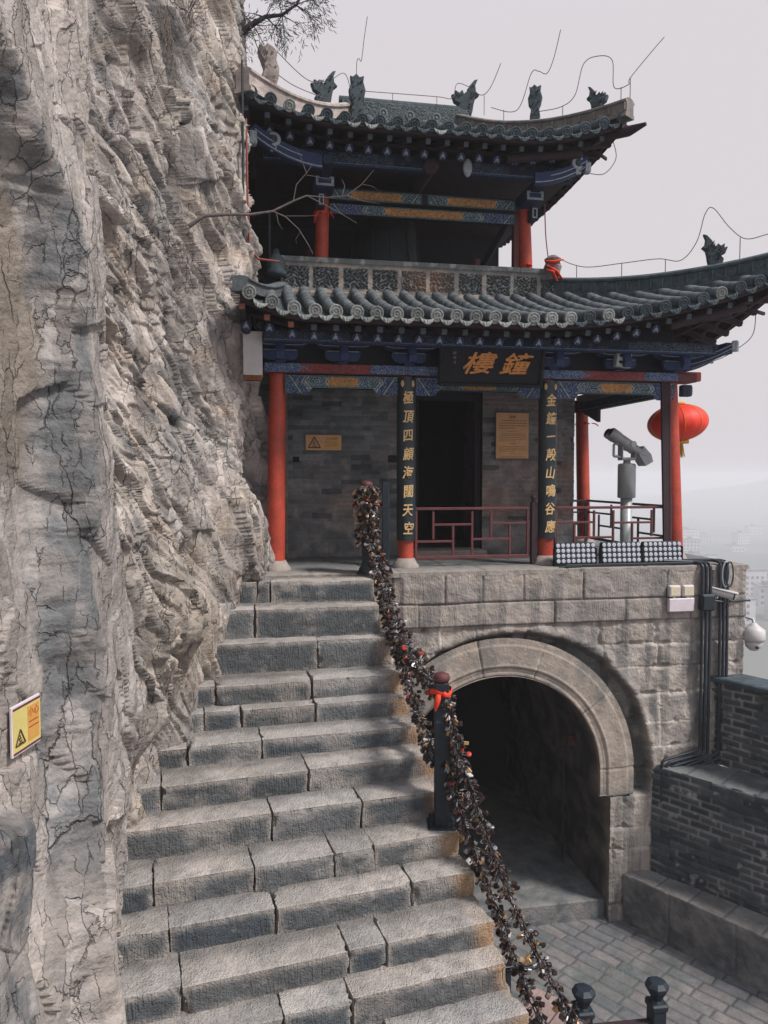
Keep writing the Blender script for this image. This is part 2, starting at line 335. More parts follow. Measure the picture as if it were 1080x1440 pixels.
# ================================================================== CLIFF
def build_cliff():
    ys = np.concatenate([1/np.linspace(1/1.6, 1/4.35, 230)[:-1], np.linspace(4.35, 9.15, 430)])
    plan = [(-1.75, y) for y in ys]; nrm = [(1., 0.)]*len(ys)
    for k in range(1, 14):
        a = k/13*PI/2; plan.append((-2.1+.35*math.cos(a), 9.15+.35*math.sin(a))); nrm.append((math.cos(a), math.sin(a)))
    for x in np.linspace(-2.15, -7, 10): plan.append((x, 9.5+(-2.1-x)*.1)); nrm.append((0., 1.))
    plan = np.array(plan); nrm = np.array(nrm)
    tz = np.concatenate([np.linspace(-3, -.9, 10)[:-1], np.linspace(-.9, .78, 1050), np.linspace(.78, 3, 14)[1:]])
    Y = plan[:, 1][None, :]; X0 = plan[:, 0][None, :]
    Yc = np.minimum(Y, 9.3)
    Z = 1.13 + tz[:, None]*Yc; Yg = np.broadcast_to(Y, Z.shape).copy(); Xg = np.broadcast_to(X0, Z.shape).copy()
    s = Yg + np.maximum(0, -(Xg+1.75))*1.0
    # warp and lean: strata run steeply down to the right
    wx = fbm2(s*.9, Z*.7, 3, 3)*.22; wz = fbm2(s*.9+40, Z*.7, 5, 3)*.22
    a = (s+wx) + (Z+wz)*.5            # across the strata
    b = (Z+wz) - s*.5
    rug = sst(4.3, 5.4, s + .35*fbm2(s*1.3, Z*.9, 77, 3))    # the near face is plastered smoother, the far face is broken rock
    near = 1-rug
    big = .17*fbm2(a*.75, b*.28, 9, 3)
    h1, e1, i1 = facets(a*2.2+fbm2(a*2, b, 7, 2)*.5, b*.55, 21); h2_, e2, i2 = facets(a*5.5+fbm2(a*4, b*2, 8, 2)*.7, b*1.3, 22); h3, e3, i3 = facets(a*13+fbm2(a*9, b*5, 18, 3)*1.2, b*3.6+fbm2(a*9, b*5, 19, 2)*.8, 23)
    h4, e4, i4 = facets(s*7+fbm2(s*4, Z*4, 31, 3)*1.1, Z*7.5+fbm2(s*4+9, Z*4, 32, 3)*1.1, 24)
    h5, e5, i5 = facets(s*3.2, Z*2.6, 29)
    rid = 1-np.abs(fbm2(a*7, b*1.5, 41, 4)*1.7)
    d = big + rug*(.15*(h1-.5) + .08*(h2_-.5) + .018*(h3-.5) + .03*rid) + near*(.05*(h5-.5))
    t1 = terr(fbm2(a*2.2, b*.55, 131, 3, .45), 6, .85); t2 = terr(fbm2(a*5.5+3, b*1.2, 132, 2, .4), 5, .8); t3 = terr(fbm2(s*2.2+Z*.8, Z*1.0, 133, 3, .45), 7, .8); t4 = t3*0
    lip = np.clip(np.abs(np.gradient(t1, axis=1))*30+np.abs(np.gradient(t3, axis=0))*60*near, 0, 1)
    d += rug*(.24*t1+.07*t2) + near*(.06*t3)
    d += .006*fbm2(a*17, b*6, 51, 3)*rug + .0015*fbm2(s*25, Z*25, 52, 3)
    crack = np.exp(-((fbm2(a*1.6, b*.32, 61, 3))/.035)**2)*sst(-.1, .25, fbm2(a*.8, b*.8, 62, 2))*rug
    crack2 = np.exp(-((fbm2(a*3.4+5, b*.7, 63, 3))/.05)**2)*rug*sst(-.1, .2, fbm2(a*.9+4, b*.5, 64, 2))
    d -= .13*crack + .07*crack2
    # gully with the dangling roots
    gy = 7.98 + (5.8-Z)*.13 + .05*fbm2(Z*2, s*.5, 65, 3)
    gul = np.exp(-((s-gy)/.11)**4)*sst(3.7, 4.6, Z)
    d -= .34*gul
    # hollows low on the far face
    for cy, cz, ry, rz_, dp in ((5.6, .55, .28, .2, .13), (6.75, .25, .3, .22, .17), (5.15, -.15, .12, .35, .16), (7.6, -.35, .2, .25, .12), (6.1, .95, .2, .15, .08), (7.0, 1.9, .18, .35, .10), (5.3, 3.0, .15, .5, .1)):
        d -= dp*np.exp(-((s-cy-.1*fbm2(s*3, Z*3, 88, 2))/ry)**2-((Z-cz)/rz_)**2)
    for cy, cz, ry, rz_, dp in ((6.0, -.05, .35, .55, .14), (7.0, -.15, .28, .4, .15), (5.35, .2, .18, .7, .07), (8.0, .3, .3, .5, .08), (5.6, 1.7, .15, .35, .07), (7.5, 1.25, .25, .3, .06)):
        d += dp*np.exp(-((s-cy)/ry)**2-((Z-cz)/rz_)**2)
    # fold step between the plastered face and the broken rock; shade painted below
    Yr = np.interp(Z, [-3, -1.2, 0, 1.9, 2.5, 2.8, 3.1, 4.5], [4.0, 4.1, 4.16, 4.15, 3.92, 3.6, 3.3, 2.6]) + .07*fbm2(Z*3, Z*0+s*.5, 91, 3) + .03*fbm2(Z*14, s*3, 92, 3)
    stp = sst(-.33, .0, s-Yr)
    d += .20*stp - .11 + .02*sst(.5, 0, s-Yr)*stp
    # foot of the rock along the steps
    Xf = np.interp(Yg, [2, 3, 4, 4.6, 5.2, 5.7, 6.2, 6.9, 7.6, 8.3, 9.15], [-1.66, -1.66, -1.66, -1.82, -2.02, -1.98, -1.86, -1.72, -1.62, -1.53, -1.44])
    zr = np.interp(Yg, [2, 4, 5, 6, 7, 8, 9.2], [-.6, -.9, -1.3, -.8, -.3, .2, .45])
    k = sst(.9, -.15, Z-zr)
    rise = np.interp(Z, [-.2, .6, 1.5, 3, 5, 9], [0, .16, .50, .95, 1.3, 1.5])
    back = rise*sst(4.25, 5.6, Yg)*np.clip((9.15-Yg)/2.6, 0, 1)
    lean = np.interp(Z, [0, 1.7, 3, 5, 6.5, 9], [.0, .02, .0, -.04, -.16, -.45])
    Xd = (Xf+1.75)*k + lean*sst(7.5, 9, Yg)
    d = d*(1-.45*k*sst(4.9, 5.2, Yg)) - back + Xd*np.where(Yg > 9.15, nrm[:, 0][None, :], 1.)
    # ledge of blocky rock at the very bottom left
    ll = sst(3.55, 3.35, s+.06*fbm2(Z*2, s*2, 12, 2))*sst(-.30, -.42, Z+.25*(s-3.))
    hb, eb, ib = facets(s*3.0+.6*fbm2(s*2, Z*2, 15, 2), Z*2.2, 26)
    d = d*(1-ll*.6) + ll*(.10+.05*(hb-.5) - .05*np.exp(-(eb/.05)**2))
    P = np.stack([Xg + nrm[:, 0][None, :]*d, Yg + nrm[:, 1][None, :]*d, Z + .015*fbm2(s*5, Z*3, 71, 3)*rug], -1)
    # ---- colour: mineral tints, lichen, stains, and shade painted into cracks and the fold
    tone = fbm2(s*1.4, Z*1.2, 101, 4)
    C = mixc((.45, .39, .345), (.38, .335, .305), sst(-.4, .4, tone))
    C = mixc(C, (.46, .40, .345), sst(.05, .55, fbm2(a*2.2, b*.7, 103, 4))*.8)
    C = mixc(C, (.22, .215, .21), (sst(.12, .42, fbm2(a*5, b*1.1, 104, 5))*.7)*(.3+.7*rug))
    C = mixc(C, (.40, .30, .21), sst(.2, .5, fbm2(s*2.7, Z*2.7, 105, 4))*.4*rug)
    C = C*(1+.20*(i2[..., None]-.5)*rug[..., None]+.14*(i1[..., None]-.5)*rug[..., None])
    C = mixc(C, (.07, .075, .08), np.clip(crack*.85+crack2*.7+gul*.6, 0, .9))  # shadow of cracks and gully painted into the colour
    C = mixc(C, (.055, .06, .06), sst(.35, .62, fbm2(a*3.1+7, b*1.6, 106, 5))*.55*rug)
    C = mixc(C, (.52, .47, .41), sst(.25, .5, fbm2(a*9+7, b*3.6, 109, 4))*.5*rug)
    low = np.exp(-((s-6.3)/1.1)**2-((Z+.15)/.7)**2)
    C = mixc(C, (.47, .385, .30), low*.75)
    C = mixc(C, (.13, .13, .125), low*sst(.1, .4, fbm2(a*3, b*2.2, 107, 5))*.8)
    band = sst(-.36, -.26, s-Yr+.05*fbm2(s*9, Z*6, 108, 4))*sst(.03, -.03, s-Yr+.02*fbm2(s*12, Z*12, 118, 4))
    C = mixc(C, (.15, .158, .162), band*(.25+.6*sst(-.3, .3, fbm2(s*9, Z*5, 93, 5)))*sst(-1.5, -.6, Z+.2*fbm2(Z*3, s*3, 98, 2)))  # shaded side of the fold, its shade put into the colour
    brown = sst(-.25, -.33, s-Yr)*sst(.9, 1.3, Z+.1*fbm2(s*4, Z*4, 94, 3))
    C = mixc(C, (.19, .155, .12), brown*.8)
    C = mixc(C, (.085, .092, .10), ll*(.35+.6*sst(-.25, .2, fbm2(s*4, Z*4, 96, 5))))
    C = mixc(C, (.02, .02, .025), ll*np.exp(-(eb/.05)**2)*.9)
    C = mixc(C, (.36, .31, .28), ll*sst(.1, .4, fbm2(s*7, Z*7, 97, 4))*.7)
    cav = sst(.15, .5, -fbm2(a*11, b*3, 141, 5)*1.4)*rug*.4 + .3*near*sst(.15, .5, fbm2(s*16, Z*13, 142, 5))  # noise darks painted in as cavity shade
    C = mixc(C, (.13, .125, .12), cav)
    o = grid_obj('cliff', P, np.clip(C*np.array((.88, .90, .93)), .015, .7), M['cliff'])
    return tag(o, 'tall pale weathered rock face rising beside the steps', 'cliff', kind='structure')
CLIFF = build_cliff(); bpy.context.view_layer.update()
def cliff_x(y, z, r=.0):
    """outermost rock surface near (y, z), so things fixed to the rock touch it"""
    best = -9
    for dy in ((0,) if not r else (-r, 0, r)):
        for dz in ((0,) if not r else (-r, 0, r)):
            ok, p, n_, i_ = CLIFF.ray_cast(Vector((0, y+dy, z+dz)), Vector((-1, 0, 0)))
            if ok: best = max(best, p.x)
    return best if best > -8 else -1.7

# ================================================================== masonry relief
def wall_blocks(u, z, zs, joints, seed):
    """distance to the nearest joint and a per-block id, for uneven courses"""
    e = np.full(u.shape, 9.); bid = np.zeros(u.shape)
    wz = .012*fbm2(u*1.6, z*0+3, seed, 3)+.02*fbm2(u*2.3, z*1.1, seed+1, 3)*(z < -.7)
    zz = z+wz
    for i in range(len(zs)-1):
        inr = (zz <= zs[i]) & (zz > zs[i+1])
        js = np.array(joints[i]); k = np.searchsorted(js, u+.008*fbm2(z*9, u*2, seed+i, 2))
        b = _h(k, np.full(k.shape, i), 5, seed)
        dl = np.abs(u - js[np.clip(k-1, 0, len(js)-1)]); dr = np.abs(u-js[np.clip(k, 0, len(js)-1)])
        ee = np.minimum(np.minimum(dl, dr), np.minimum(zs[i]-zz, zz-zs[i+1]))
        e = np.where(inr, ee, e); bid = np.where(inr, b, bid)
    return e, bid
# ---- gate wall
gate = empty('stone_gate_wall', W(2.7, -.5, GZ), ANG, 'pale stone block wall with a round-arched dark tunnel, carrying the pavilion', 'gate wall')
UC, ZS, RI, RO = 2.72, -2.60, 1.29, 1.74
def G(P):  # pavilion (u,v,z) -> gate-local
    P = np.array(P, dtype=float); P[..., 0] -= 2.7; P[..., 1] += .5; P[..., 2] -= GZ; return P
def build_gate():
    rnd = random.Random(5)
    u = np.linspace(-1.9, 5.97, 640); z = np.linspace(-.035, -4.75, 400)
    U, Z = np.meshgrid(u, z)
    zs = [.2, -.39, -.68, -.98, -1.27, -1.62, -1.98, -2.30, -2.62, -2.90, -3.34, -3.62, -4.0, -4.35, -4.9]
    joints = []
    for i in range(len(zs)-1):
        if i == 0: j = [-2.5, -1.2, -.3, .6, 1.35, 1.98, 2.45, 2.97, 3.74, 4.86, 5.5, 6.3]
        elif i == 1: j = [-2.5, -1, .3, 1.1, 1.66, 3.37, 4.3, 5.2, 6.3]
        else:
            j = []; x = -2.6+rnd.random()*.4
            while x < 6.6: j.append(x); x += rnd.uniform(.42, .95)
        joints.append(j)
    e, bid = wall_blocks(U, Z, zs, joints, 11)
    r = np.where(Z > ZS, np.hypot(U-UC, Z-ZS), np.abs(U-UC))
    rb = 1.81+.14*np.clip((U-UC)/1.5, -.2, 1)+.05*fbm2(U*3, Z*3, 12, 3)
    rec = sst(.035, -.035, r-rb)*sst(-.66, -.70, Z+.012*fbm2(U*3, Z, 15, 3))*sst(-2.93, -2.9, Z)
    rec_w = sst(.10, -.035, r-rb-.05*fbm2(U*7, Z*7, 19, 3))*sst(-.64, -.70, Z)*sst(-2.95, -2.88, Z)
    top2 = sst(-.70, -.66, Z)
    d = -.022*np.exp(-(e/.011)**2)*(.4+.6*top2) + .016*(bid-.5) + .008*fbm2(U*9, Z*9, 13, 4) + .014*fbm2(U*2.5, Z*2.5, 14, 3) + .016*terr(fbm2(U*5, Z*6, 17, 5, .6), 5)*(1-top2) + .012*terr(fbm2(U*7, Z*9, 18, 5, .6), 4)
    d += -.035*sst(.05, .0, e)*sst(.0, .35, fbm2(U*6, Z*6, 16, 3))*(1-top2)
    d += .03*top2*sst(1.4, 1.5, U) - .10*rec - .02*(1-sst(3.0, 3.4, U))*(1-top2)*(1-rec)
    d = np.where(Z < -2.9, d*.7-.012, d)
    # the block of wall below -.68 bulges over the arch with a broken lip
    d += .03*np.exp(-((r-rb-.06)/.05)**2)*(1-top2)*sst(-2.9, -2.6, Z)
    P = np.stack([U, -.5-d, Z], -1)
    C = mixc((.37, .32, .285), (.285, .26, .245), bid)
    C = mixc(C, (.42, .355, .31), sst(-.05, .4, fbm2(U*1.7, Z*2.2, 21, 4))*.7)
    C = mixc(C, (.21, .195, .185), sst(.1, .45, fbm2(U*3.5, Z*3, 22, 5))*.6)
    C = mixc(C, (.52, .47, .42), np.exp(-(e/.03)**2)*sst(-.25, .1, fbm2(U*4, Z*4, 23, 4))*(1-top2)*.95)
    C = mixc(C, (.50, .45, .40), sst(.15, .4, fbm2(U*5, Z*7, 24, 4))*(1-top2)*.7)
    C = mixc(C, (.06, .055, .055), np.exp(-(e/.007)**2)*.8*top2)
    moss_shade = rec_w*(.6+.4*sst(-.3, .2, fbm2(U*4, Z*2, 25, 4)))
    C = mixc(C, (.06, .062, .06), moss_shade*.95)  # mossy stain together with the recess shadow, painted dark
    strk = sst(.1, .45, fbm2(U*7, Z*1.1, 26, 4))*sst(-.6, -1.3, Z)*sst(4.0, 4.6, U)
    C = mixc(C, (.11, .125, .13), strk*.6)
    C = mixc(C, (.13, .13, .128), sst(.05, .35, fbm2(U*9, Z*.7, 27, 4))*sst(.0, -.3, Z)*.55)
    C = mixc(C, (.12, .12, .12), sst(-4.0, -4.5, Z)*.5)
    inside = np.where(Z > ZS, r < RO-.03, False) | ((Z <= ZS) & (Z > -2.93) & (np.abs(U-UC) < RO-.03)) | ((Z <= -2.90) & (np.abs(U-UC) < 1.43))
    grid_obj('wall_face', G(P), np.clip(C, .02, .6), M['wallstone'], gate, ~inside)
    # ---- arch ring
    ns, nr = 420, 44
    L1 = ZS+2.92; tot = L1*2+PI*1.5; sp = np.linspace(0, tot, ns)
    rr = np.linspace(RI, RO+.02, nr)
    S, R_ = np.meshgrid(sp, rr)
    th = np.clip((S-L1)/1.5, 0, PI)
    cu = UC + R_*np.cos(th); cz = ZS + R_*np.sin(th) - np.maximum(0, L1-S) - np.maximum(0, S-(tot-L1))
    vj = np.array([.0, .35, 1.25, 2.2, 2.95, 3.62, 4.4, 5.0, tot])
    k = np.searchsorted(vj, S[0]); ej = np.min(np.abs(S[..., None]-vj), -1); bid2 = np.broadcast_to(_h(k, k*0, 6, 3)[None, :], S.shape)
    ww = R_-RI
    dd = -.015*np.exp(-(ej/.010)**2) + .012*(bid2-.5) + .006*fbm2(cu*9, cz*9, 33, 4)
    dd += -.016*sst(.115, .095, ww) - .010*np.exp(-((ww-.055)/.008)**2) + .008*sst(.02, .0, np.abs(ww-.13)) - .012*sst(RO-.075-RI, RO-.06-RI, ww) + .012*fbm2(cu*3, cz*3, 37, 3)
    dd += -.03*sst(.012, 0, ww)
    Pr = np.stack([cu, -.5-.0+.035-dd-.02, cz], -1)
    Cr = mixc((.34, .285, .245), (.27, .24, .215), bid2)
    Cr = mixc(Cr, (.42, .355, .30), sst(-.1, .4, fbm2(cu*2.4, cz*2.4, 34, 4))*.7)
    Cr = mixc(Cr, (.04, .04, .04), np.exp(-(ej/.006)**2)*.7*sst(-.2, .1, fbm2(cu*3, cz*3, 39, 2)))
    Cr = mixc(Cr, (.17, .17, .165), sst(.0, .45, fbm2(cu*4, cz*3, 35, 5)+.5*sst(1.0, 0., cu-1.5))*.6)
    Cr = mixc(Cr, (.52, .47, .40), np.exp(-(ej/.02)**2)*sst(-.1, .3, fbm2(cu*7, cz*7, 36, 3))*.7)
    grid_obj('arch_ring', G(Pr), Cr, M['rough'], gate, flip=True)
    # intrados and tunnel
    prof = [(UC+1.43, GZ-.2), (UC+1.43, -2.9), (UC+RI, -2.9)]; n0 = len(prof)
    for i in range(41): t = PI*i/40; prof.append((UC+RI*math.cos(t), ZS+RI*math.sin(t)))
    prof += [(UC-RI, -2.9), (UC-1.43, -2.9), (UC-1.43, GZ-.2)]
    pp = []
    for i in range(len(prof)-1):
        a, b = prof[i], prof[i+1]; L = math.hypot(b[0]-a[0], b[1]-a[1]); m = max(1, int(L/.05))
        for q in range(m): pp.append((a[0]+(b[0]-a[0])*q/m, a[1]+(b[1]-a[1])*q/m))
    pp.append(prof[-1]); pp = np.array(pp)
    vs = np.linspace(-.49, 3.4, 90); PU = np.broadcast_to(pp[:, 0][None, :], (90, len(pp))); PZ = np.broadcast_to(pp[:, 1][None, :], PU.shape); VV = np.broadcast_to(vs[:, None], PU.shape)
    nn = fbm3(PU*4, VV*4, PZ*4, 44, 4); lay = np.abs(((PZ*3.1) % 1)-.5); bl = sst(.02, .08, lay)
    inr = sst(-.49, -.30, VV)
    cx = PU-UC; cz2 = PZ-np.maximum(np.minimum(PZ, ZS), ZS)*0-ZS
    out = (.03*nn+.03*bl)*inr
    f = 1+out/1.4
    Pt = np.stack([UC+cx*f, VV, np.where(PZ > ZS, ZS+(PZ-ZS)*f, PZ)], -1)
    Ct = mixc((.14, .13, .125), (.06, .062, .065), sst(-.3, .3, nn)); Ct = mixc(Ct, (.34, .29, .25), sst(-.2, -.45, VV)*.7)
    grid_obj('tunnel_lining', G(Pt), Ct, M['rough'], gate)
    mb = MB(); mb.box(UC-1.5, UC+1.5, 3.4, 3.5, GZ-.2, -1.2); mb.v = [tuple(x) for x in G(mb.v)]
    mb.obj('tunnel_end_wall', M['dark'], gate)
    # tunnel floor with worn sill
    uu = np.linspace(UC-1.42, UC+1.42, 120); w2 = np.concatenate([[-.40]*14, np.linspace(-.40, 3.4, 90)])
    zz = np.concatenate([np.linspace(GZ-.1, GZ+.235, 14), [GZ+.25]*90])
    UU, VV2 = np.meshgrid(uu, w2); ZZ = np.broadcast_to(zz[:, None], UU.shape); n = fbm3(UU*5, VV2*5, ZZ*5, 55, 4)
    yj = np.abs(((VV2*1.8+.3) % 1)-.5); jj = np.exp(-((.5-yj)/.02)**2)*(VV2 > -.3)
    Pf = np.stack([UU, VV2-.02*n, ZZ+.012*n-.012*jj], -1)
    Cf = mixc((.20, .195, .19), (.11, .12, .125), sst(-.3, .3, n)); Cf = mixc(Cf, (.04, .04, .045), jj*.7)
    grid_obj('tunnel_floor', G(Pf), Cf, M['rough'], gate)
    # top slab of the platform
    uu = np.linspace(-1.9, 5.99, 330); v2 = np.concatenate([np.full(5, -.53), np.linspace(-.53, 3.9, 120)]); z2 = np.concatenate([np.linspace(-.06, -.006, 5), np.zeros(120)])
    UU, VV3 = np.meshgrid(uu, v2); ZZ = np.broadcast_to(z2[:, None], UU.shape)
    jn_ = np.abs((UU*.95+.37*np.floor(VV3*1.3)) % 1-.5); jm = np.exp(-((.5-jn_)/.012)**2)
    n = fbm2(UU*7, VV3*7, 57, 4); er = .012*fbm2(UU*11, VV3*0, 59, 3)*sst(-.4, -.53, VV3)
    Ps = np.stack([UU, VV3-er+.02*top_chip(UU, VV3), ZZ+.004*n-.008*jm], -1)
    Cs = mixc((.30, .27, .245), (.17, .175, .18), sst(-.45, .1, VV3+.2*n)); Cs = mixc(Cs, (.05, .05, .055), jm*.6)
    grid_obj('platform_paving', G(Ps), Cs, M['rough'], gate)
    # right end and back
    mb = MB(); mb.box(5.6, 5.965, -.47, 3.9, GZ-.2, -.02); mb.box(-1.9, 5.6, 3.7, 3.9, GZ-.2, -.02)
    mb.v = [tuple(x) for x in G(mb.v)]; mb.obj('end_wall', M['ridge'], gate)
def top_chip(u, v): return sst(.25, .5, fbm2(u*6, v*0+2, 60, 3))*sst(-.45, -.53, v)
build_gate()

# ================================================================== STAIRS
STEPS = [  # z, right end, left end, joints along the nosing
 (0, (-.101, 8.014), (-1.503, 7.851), [.10, .20]),
 (-.225, (-.037, 7.738), (-1.494, 7.448), [.12]),
 (-.525, (.081, 7.554), (-1.524, 7.2), [.534]),
 (-.815, (.19, 7.226), (-1.563, 6.78), [.0, .498]),
 (-.997, (.241, 7.073), (-1.623, 6.576), [.0, .173, .527]),
 (-1.17, (.362, 6.74), (-1.676, 6.2), [.0, .297]),
 (-1.333, (.462, 6.465), (-1.778, 5.78), [-.0, .509]),
 (-1.53, (.54, 6.17), (-1.878, 5.43), [.411, .701]),
 (-1.76, (.625, 5.886), (-1.639, 5.128), [0., .3, .557, .692]),
 (-1.95, (.715, 5.626), (-1.466, 4.9), [.0, .321, .773]),
 (-2.14, (.82, 5.314), (-1.3, 4.6), [.0, .50, .622]),
 (-2.314, (.896, 5.075), (-1.3, 4.34), [.30, .50]),
 (-2.51, (.984, 4.871), (-1.3, 4.1), [.2, .6]),
 (-2.70, (1.07, 4.6), (-1.3, 3.83), [.4, .8]),
 (-2.9, (1.15, 4.33), (-1.3, 3.56), [.25, .65]),
 (-3.1, (1.23, 4.06), (-1.3, 3.3), [.5]),
]
stairs = empty('stone_staircase', (0, 6, GZ), 0, 'steep worn stone block staircase climbing beside the cliff to the pavilion terrace', 'staircase')
def block_patch(A, B, C, org, ex, ey, ez, seed, orange, rightmost, sp=.024):
    """one dressed stone: box A x B x C with worn corners; front face is y=0, top z=C"""
    V = []; Q = []; K = []; off = 0; r = .014
    def patch(a, b, fn, kind):
        nonlocal off
        na = max(2, int(a/sp)+1); nb = max(2, int(b/sp)+1)
        s_, t_ = np.meshgrid(np.linspace(0, a, na), np.linspace(0, b, nb))
        V.append(fn(s_, t_).reshape(-1, 3)); Q.append(grid_arrays(na, nb, off=off)); K.append(np.full(na*nb, kind)); off += na*nb
    patch(A, C, lambda s, t: np.stack([s, s*0, t], -1), 0)                 # front
    patch(A, B, lambda s, t: np.stack([s, t, s*0+C], -1), 1)               # top
    patch(B, C, lambda s, t: np.stack([s*0+A, s, t], -1), 2)               # right end
    patch(C, B, lambda s, t: np.stack([s*0, t, s], -1), 2)                 # left end
    patch(B, A, lambda s, t: np.stack([t, s, s*0], -1), 3)                 # bottom
    patch(C, A, lambda s, t: np.stack([t, t*0+B, s], -1), 3)               # back
    P = np.concatenate(V); Q = np.concatenate(Q); K = np.concatenate(K); L0 = P.copy()
    size = np.array([A, B, C]); r = .004; q = np.clip(P, r, size-r); dv = P-q; ln = np.linalg.norm(dv, axis=1, keepdims=True)
    Pn = np.where(ln > 1e-6, q+dv/np.maximum(ln, 1e-6)*r, P)
    x, y, z = P.T+seed*3.7
    edge = np.minimum.reduce([np.maximum(L0[:, 1], C-L0[:, 2]), np.maximum(L0[:, 1], np.minimum(L0[:, 0], A-L0[:, 0])), np.maximum(C-L0[:, 2], np.minimum(L0[:, 0], A-L0[:, 0]))])
    eg = np.exp(-(edge/.035)**2)
    n1 = fbm3(x*3, y*3, z*3, 1, 3); n2 = fbm3(x*14, y*14, z*14, 2, 4); n3 = fbm3(x*9, y*9, z*9, 7, 3)
    chip = sst(.15, .45, n3)*eg
    tc_ = np.array([A/2, B/2, C/2])
    din = (tc_-P)/np.linalg.norm(tc_-P, axis=1, keepdims=True)
    frontn = (K == 0)
    d = .012*n1 + .010*n2 + .034*chip + .003*eg
    d = d + np.where(frontn, .010*np.abs(n1)+.008*fbm3(x*5, y*5, z*11, 9, 4)+.02*sst(.05, 0, L0[:, 2])*sst(-.2, .4, n3), 0)
    Pn = Pn + din*d[:, None]
    # colour
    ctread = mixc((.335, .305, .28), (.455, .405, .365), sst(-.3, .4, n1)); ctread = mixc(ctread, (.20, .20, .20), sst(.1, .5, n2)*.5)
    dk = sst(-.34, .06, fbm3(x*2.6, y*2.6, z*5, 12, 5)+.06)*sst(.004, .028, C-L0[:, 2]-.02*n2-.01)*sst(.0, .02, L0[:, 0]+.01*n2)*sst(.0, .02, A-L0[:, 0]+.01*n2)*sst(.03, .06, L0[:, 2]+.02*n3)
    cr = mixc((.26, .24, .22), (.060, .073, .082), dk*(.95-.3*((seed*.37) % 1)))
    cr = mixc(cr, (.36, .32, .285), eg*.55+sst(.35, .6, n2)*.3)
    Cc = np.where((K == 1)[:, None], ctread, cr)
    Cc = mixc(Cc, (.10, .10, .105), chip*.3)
    if rightmost:
        om = sst(.24, .06, A-L0[:, 0]+.05*n3)*sst(-.5, .1, fbm3(x*4, y*4, z*2, 14, 3)+.15)
        Cc = mixc(Cc, (.42, .25, .13), om*orange*np.where(K == 1, .25, .9))
    tnt = np.array((.90+.18*((seed*.618) % 1),)*3)*np.array((.985+.02*math.sin(seed*2.3), 1, 1.03-.02*math.sin(seed*2.3)))
    Cc = Cc*tnt
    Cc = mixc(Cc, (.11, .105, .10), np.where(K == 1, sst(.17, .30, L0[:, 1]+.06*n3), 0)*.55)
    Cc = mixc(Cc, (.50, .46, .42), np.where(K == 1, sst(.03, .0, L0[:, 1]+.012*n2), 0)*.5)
    Wp = org[None, :] + Pn[:, :1]*ex + Pn[:, 1:2]*ey + Pn[:, 2:3]*ez
    return Wp, Q, np.clip(Cc, .02, .6)
def build_stairs():
    rnd = random.Random(9); base = np.array([0, 6, GZ])
    for i, (z, R_, L_, js) in enumerate(STEPS):
        Rp = np.array([*R_, z]); Lp = np.array([*L_, z]); dirv = (Rp-Lp); fr0 = .16 if i < 7 else .27; Lp = Lp - dirv*fr0
        full = np.linalg.norm(Rp-Lp); ex = (Rp-Lp)/full; ey = np.array([-ex[1], ex[0], 0]); ez = np.array([0, 0, 1.])
        zn = STEPS[i+1][0] if i+1 < len(STEPS) else z-.2
        h = z-zn+.045
        dep = .52 if i else .35
        cuts = [0.] + [(fr0+j)/(1+fr0) for j in js] + [1.]
        cuts = sorted(set(round(c, 4) for c in cuts))
        st = empty('step', (0, 0, 0)); st.parent = stairs
        st.location = Vector((Rp+Lp)/2-base)
        for k in range(len(cuts)-1):
            a, b = cuts[k]*full, cuts[k+1]*full
            gap = .0035
            rot = rnd.uniform(-.008, .008); dz = rnd.uniform(-.012, .006) if k < len(cuts)-2 else 0; dy = rnd.uniform(-.02, .02)
            ex2 = ex*math.cos(rot)+ey*math.sin(rot)
            org = Lp + ex*(a+gap) + ey*dy - ez*(h-dz)
            last = k == len(cuts)-2
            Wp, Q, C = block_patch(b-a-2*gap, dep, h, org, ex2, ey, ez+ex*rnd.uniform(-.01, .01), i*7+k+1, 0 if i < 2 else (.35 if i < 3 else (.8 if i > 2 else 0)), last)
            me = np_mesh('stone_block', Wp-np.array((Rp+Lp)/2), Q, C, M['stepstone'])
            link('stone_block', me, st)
        # rubble core under each step
    # masonry carrying the flight (its right flank)
    mb = MB()
    for i, (z, R_, L_, js) in enumerate(STEPS):
        if i == 0: continue
        Rp = np.array(R_); Lp = np.array(L_); d = (Rp-Lp)/np.linalg.norm(Rp-Lp); p = np.array([-d[1], d[0]])
        a = Lp-d*.65+p*.06; b = Rp-d*.05+p*.06; c = b+p*.6; e = a+p*.6
        zb = z-.12
        vs = [(*a, GZ-.2), (*b, GZ-.2), (*c, GZ-.2), (*e, GZ-.2), (*a, zb), (*b, zb), (*c, zb), (*e, zb)]
        vs = [tuple(np.array(v)-base) for v in vs]
        mb.add(vs, [(0,3,2,1),(4,5,6,7),(0,1,5,4),(1,2,6,5),(2,3,7,6),(3,0,4,7)])
    mb.obj('rubble_core', M['ridge'], stairs)
build_stairs()

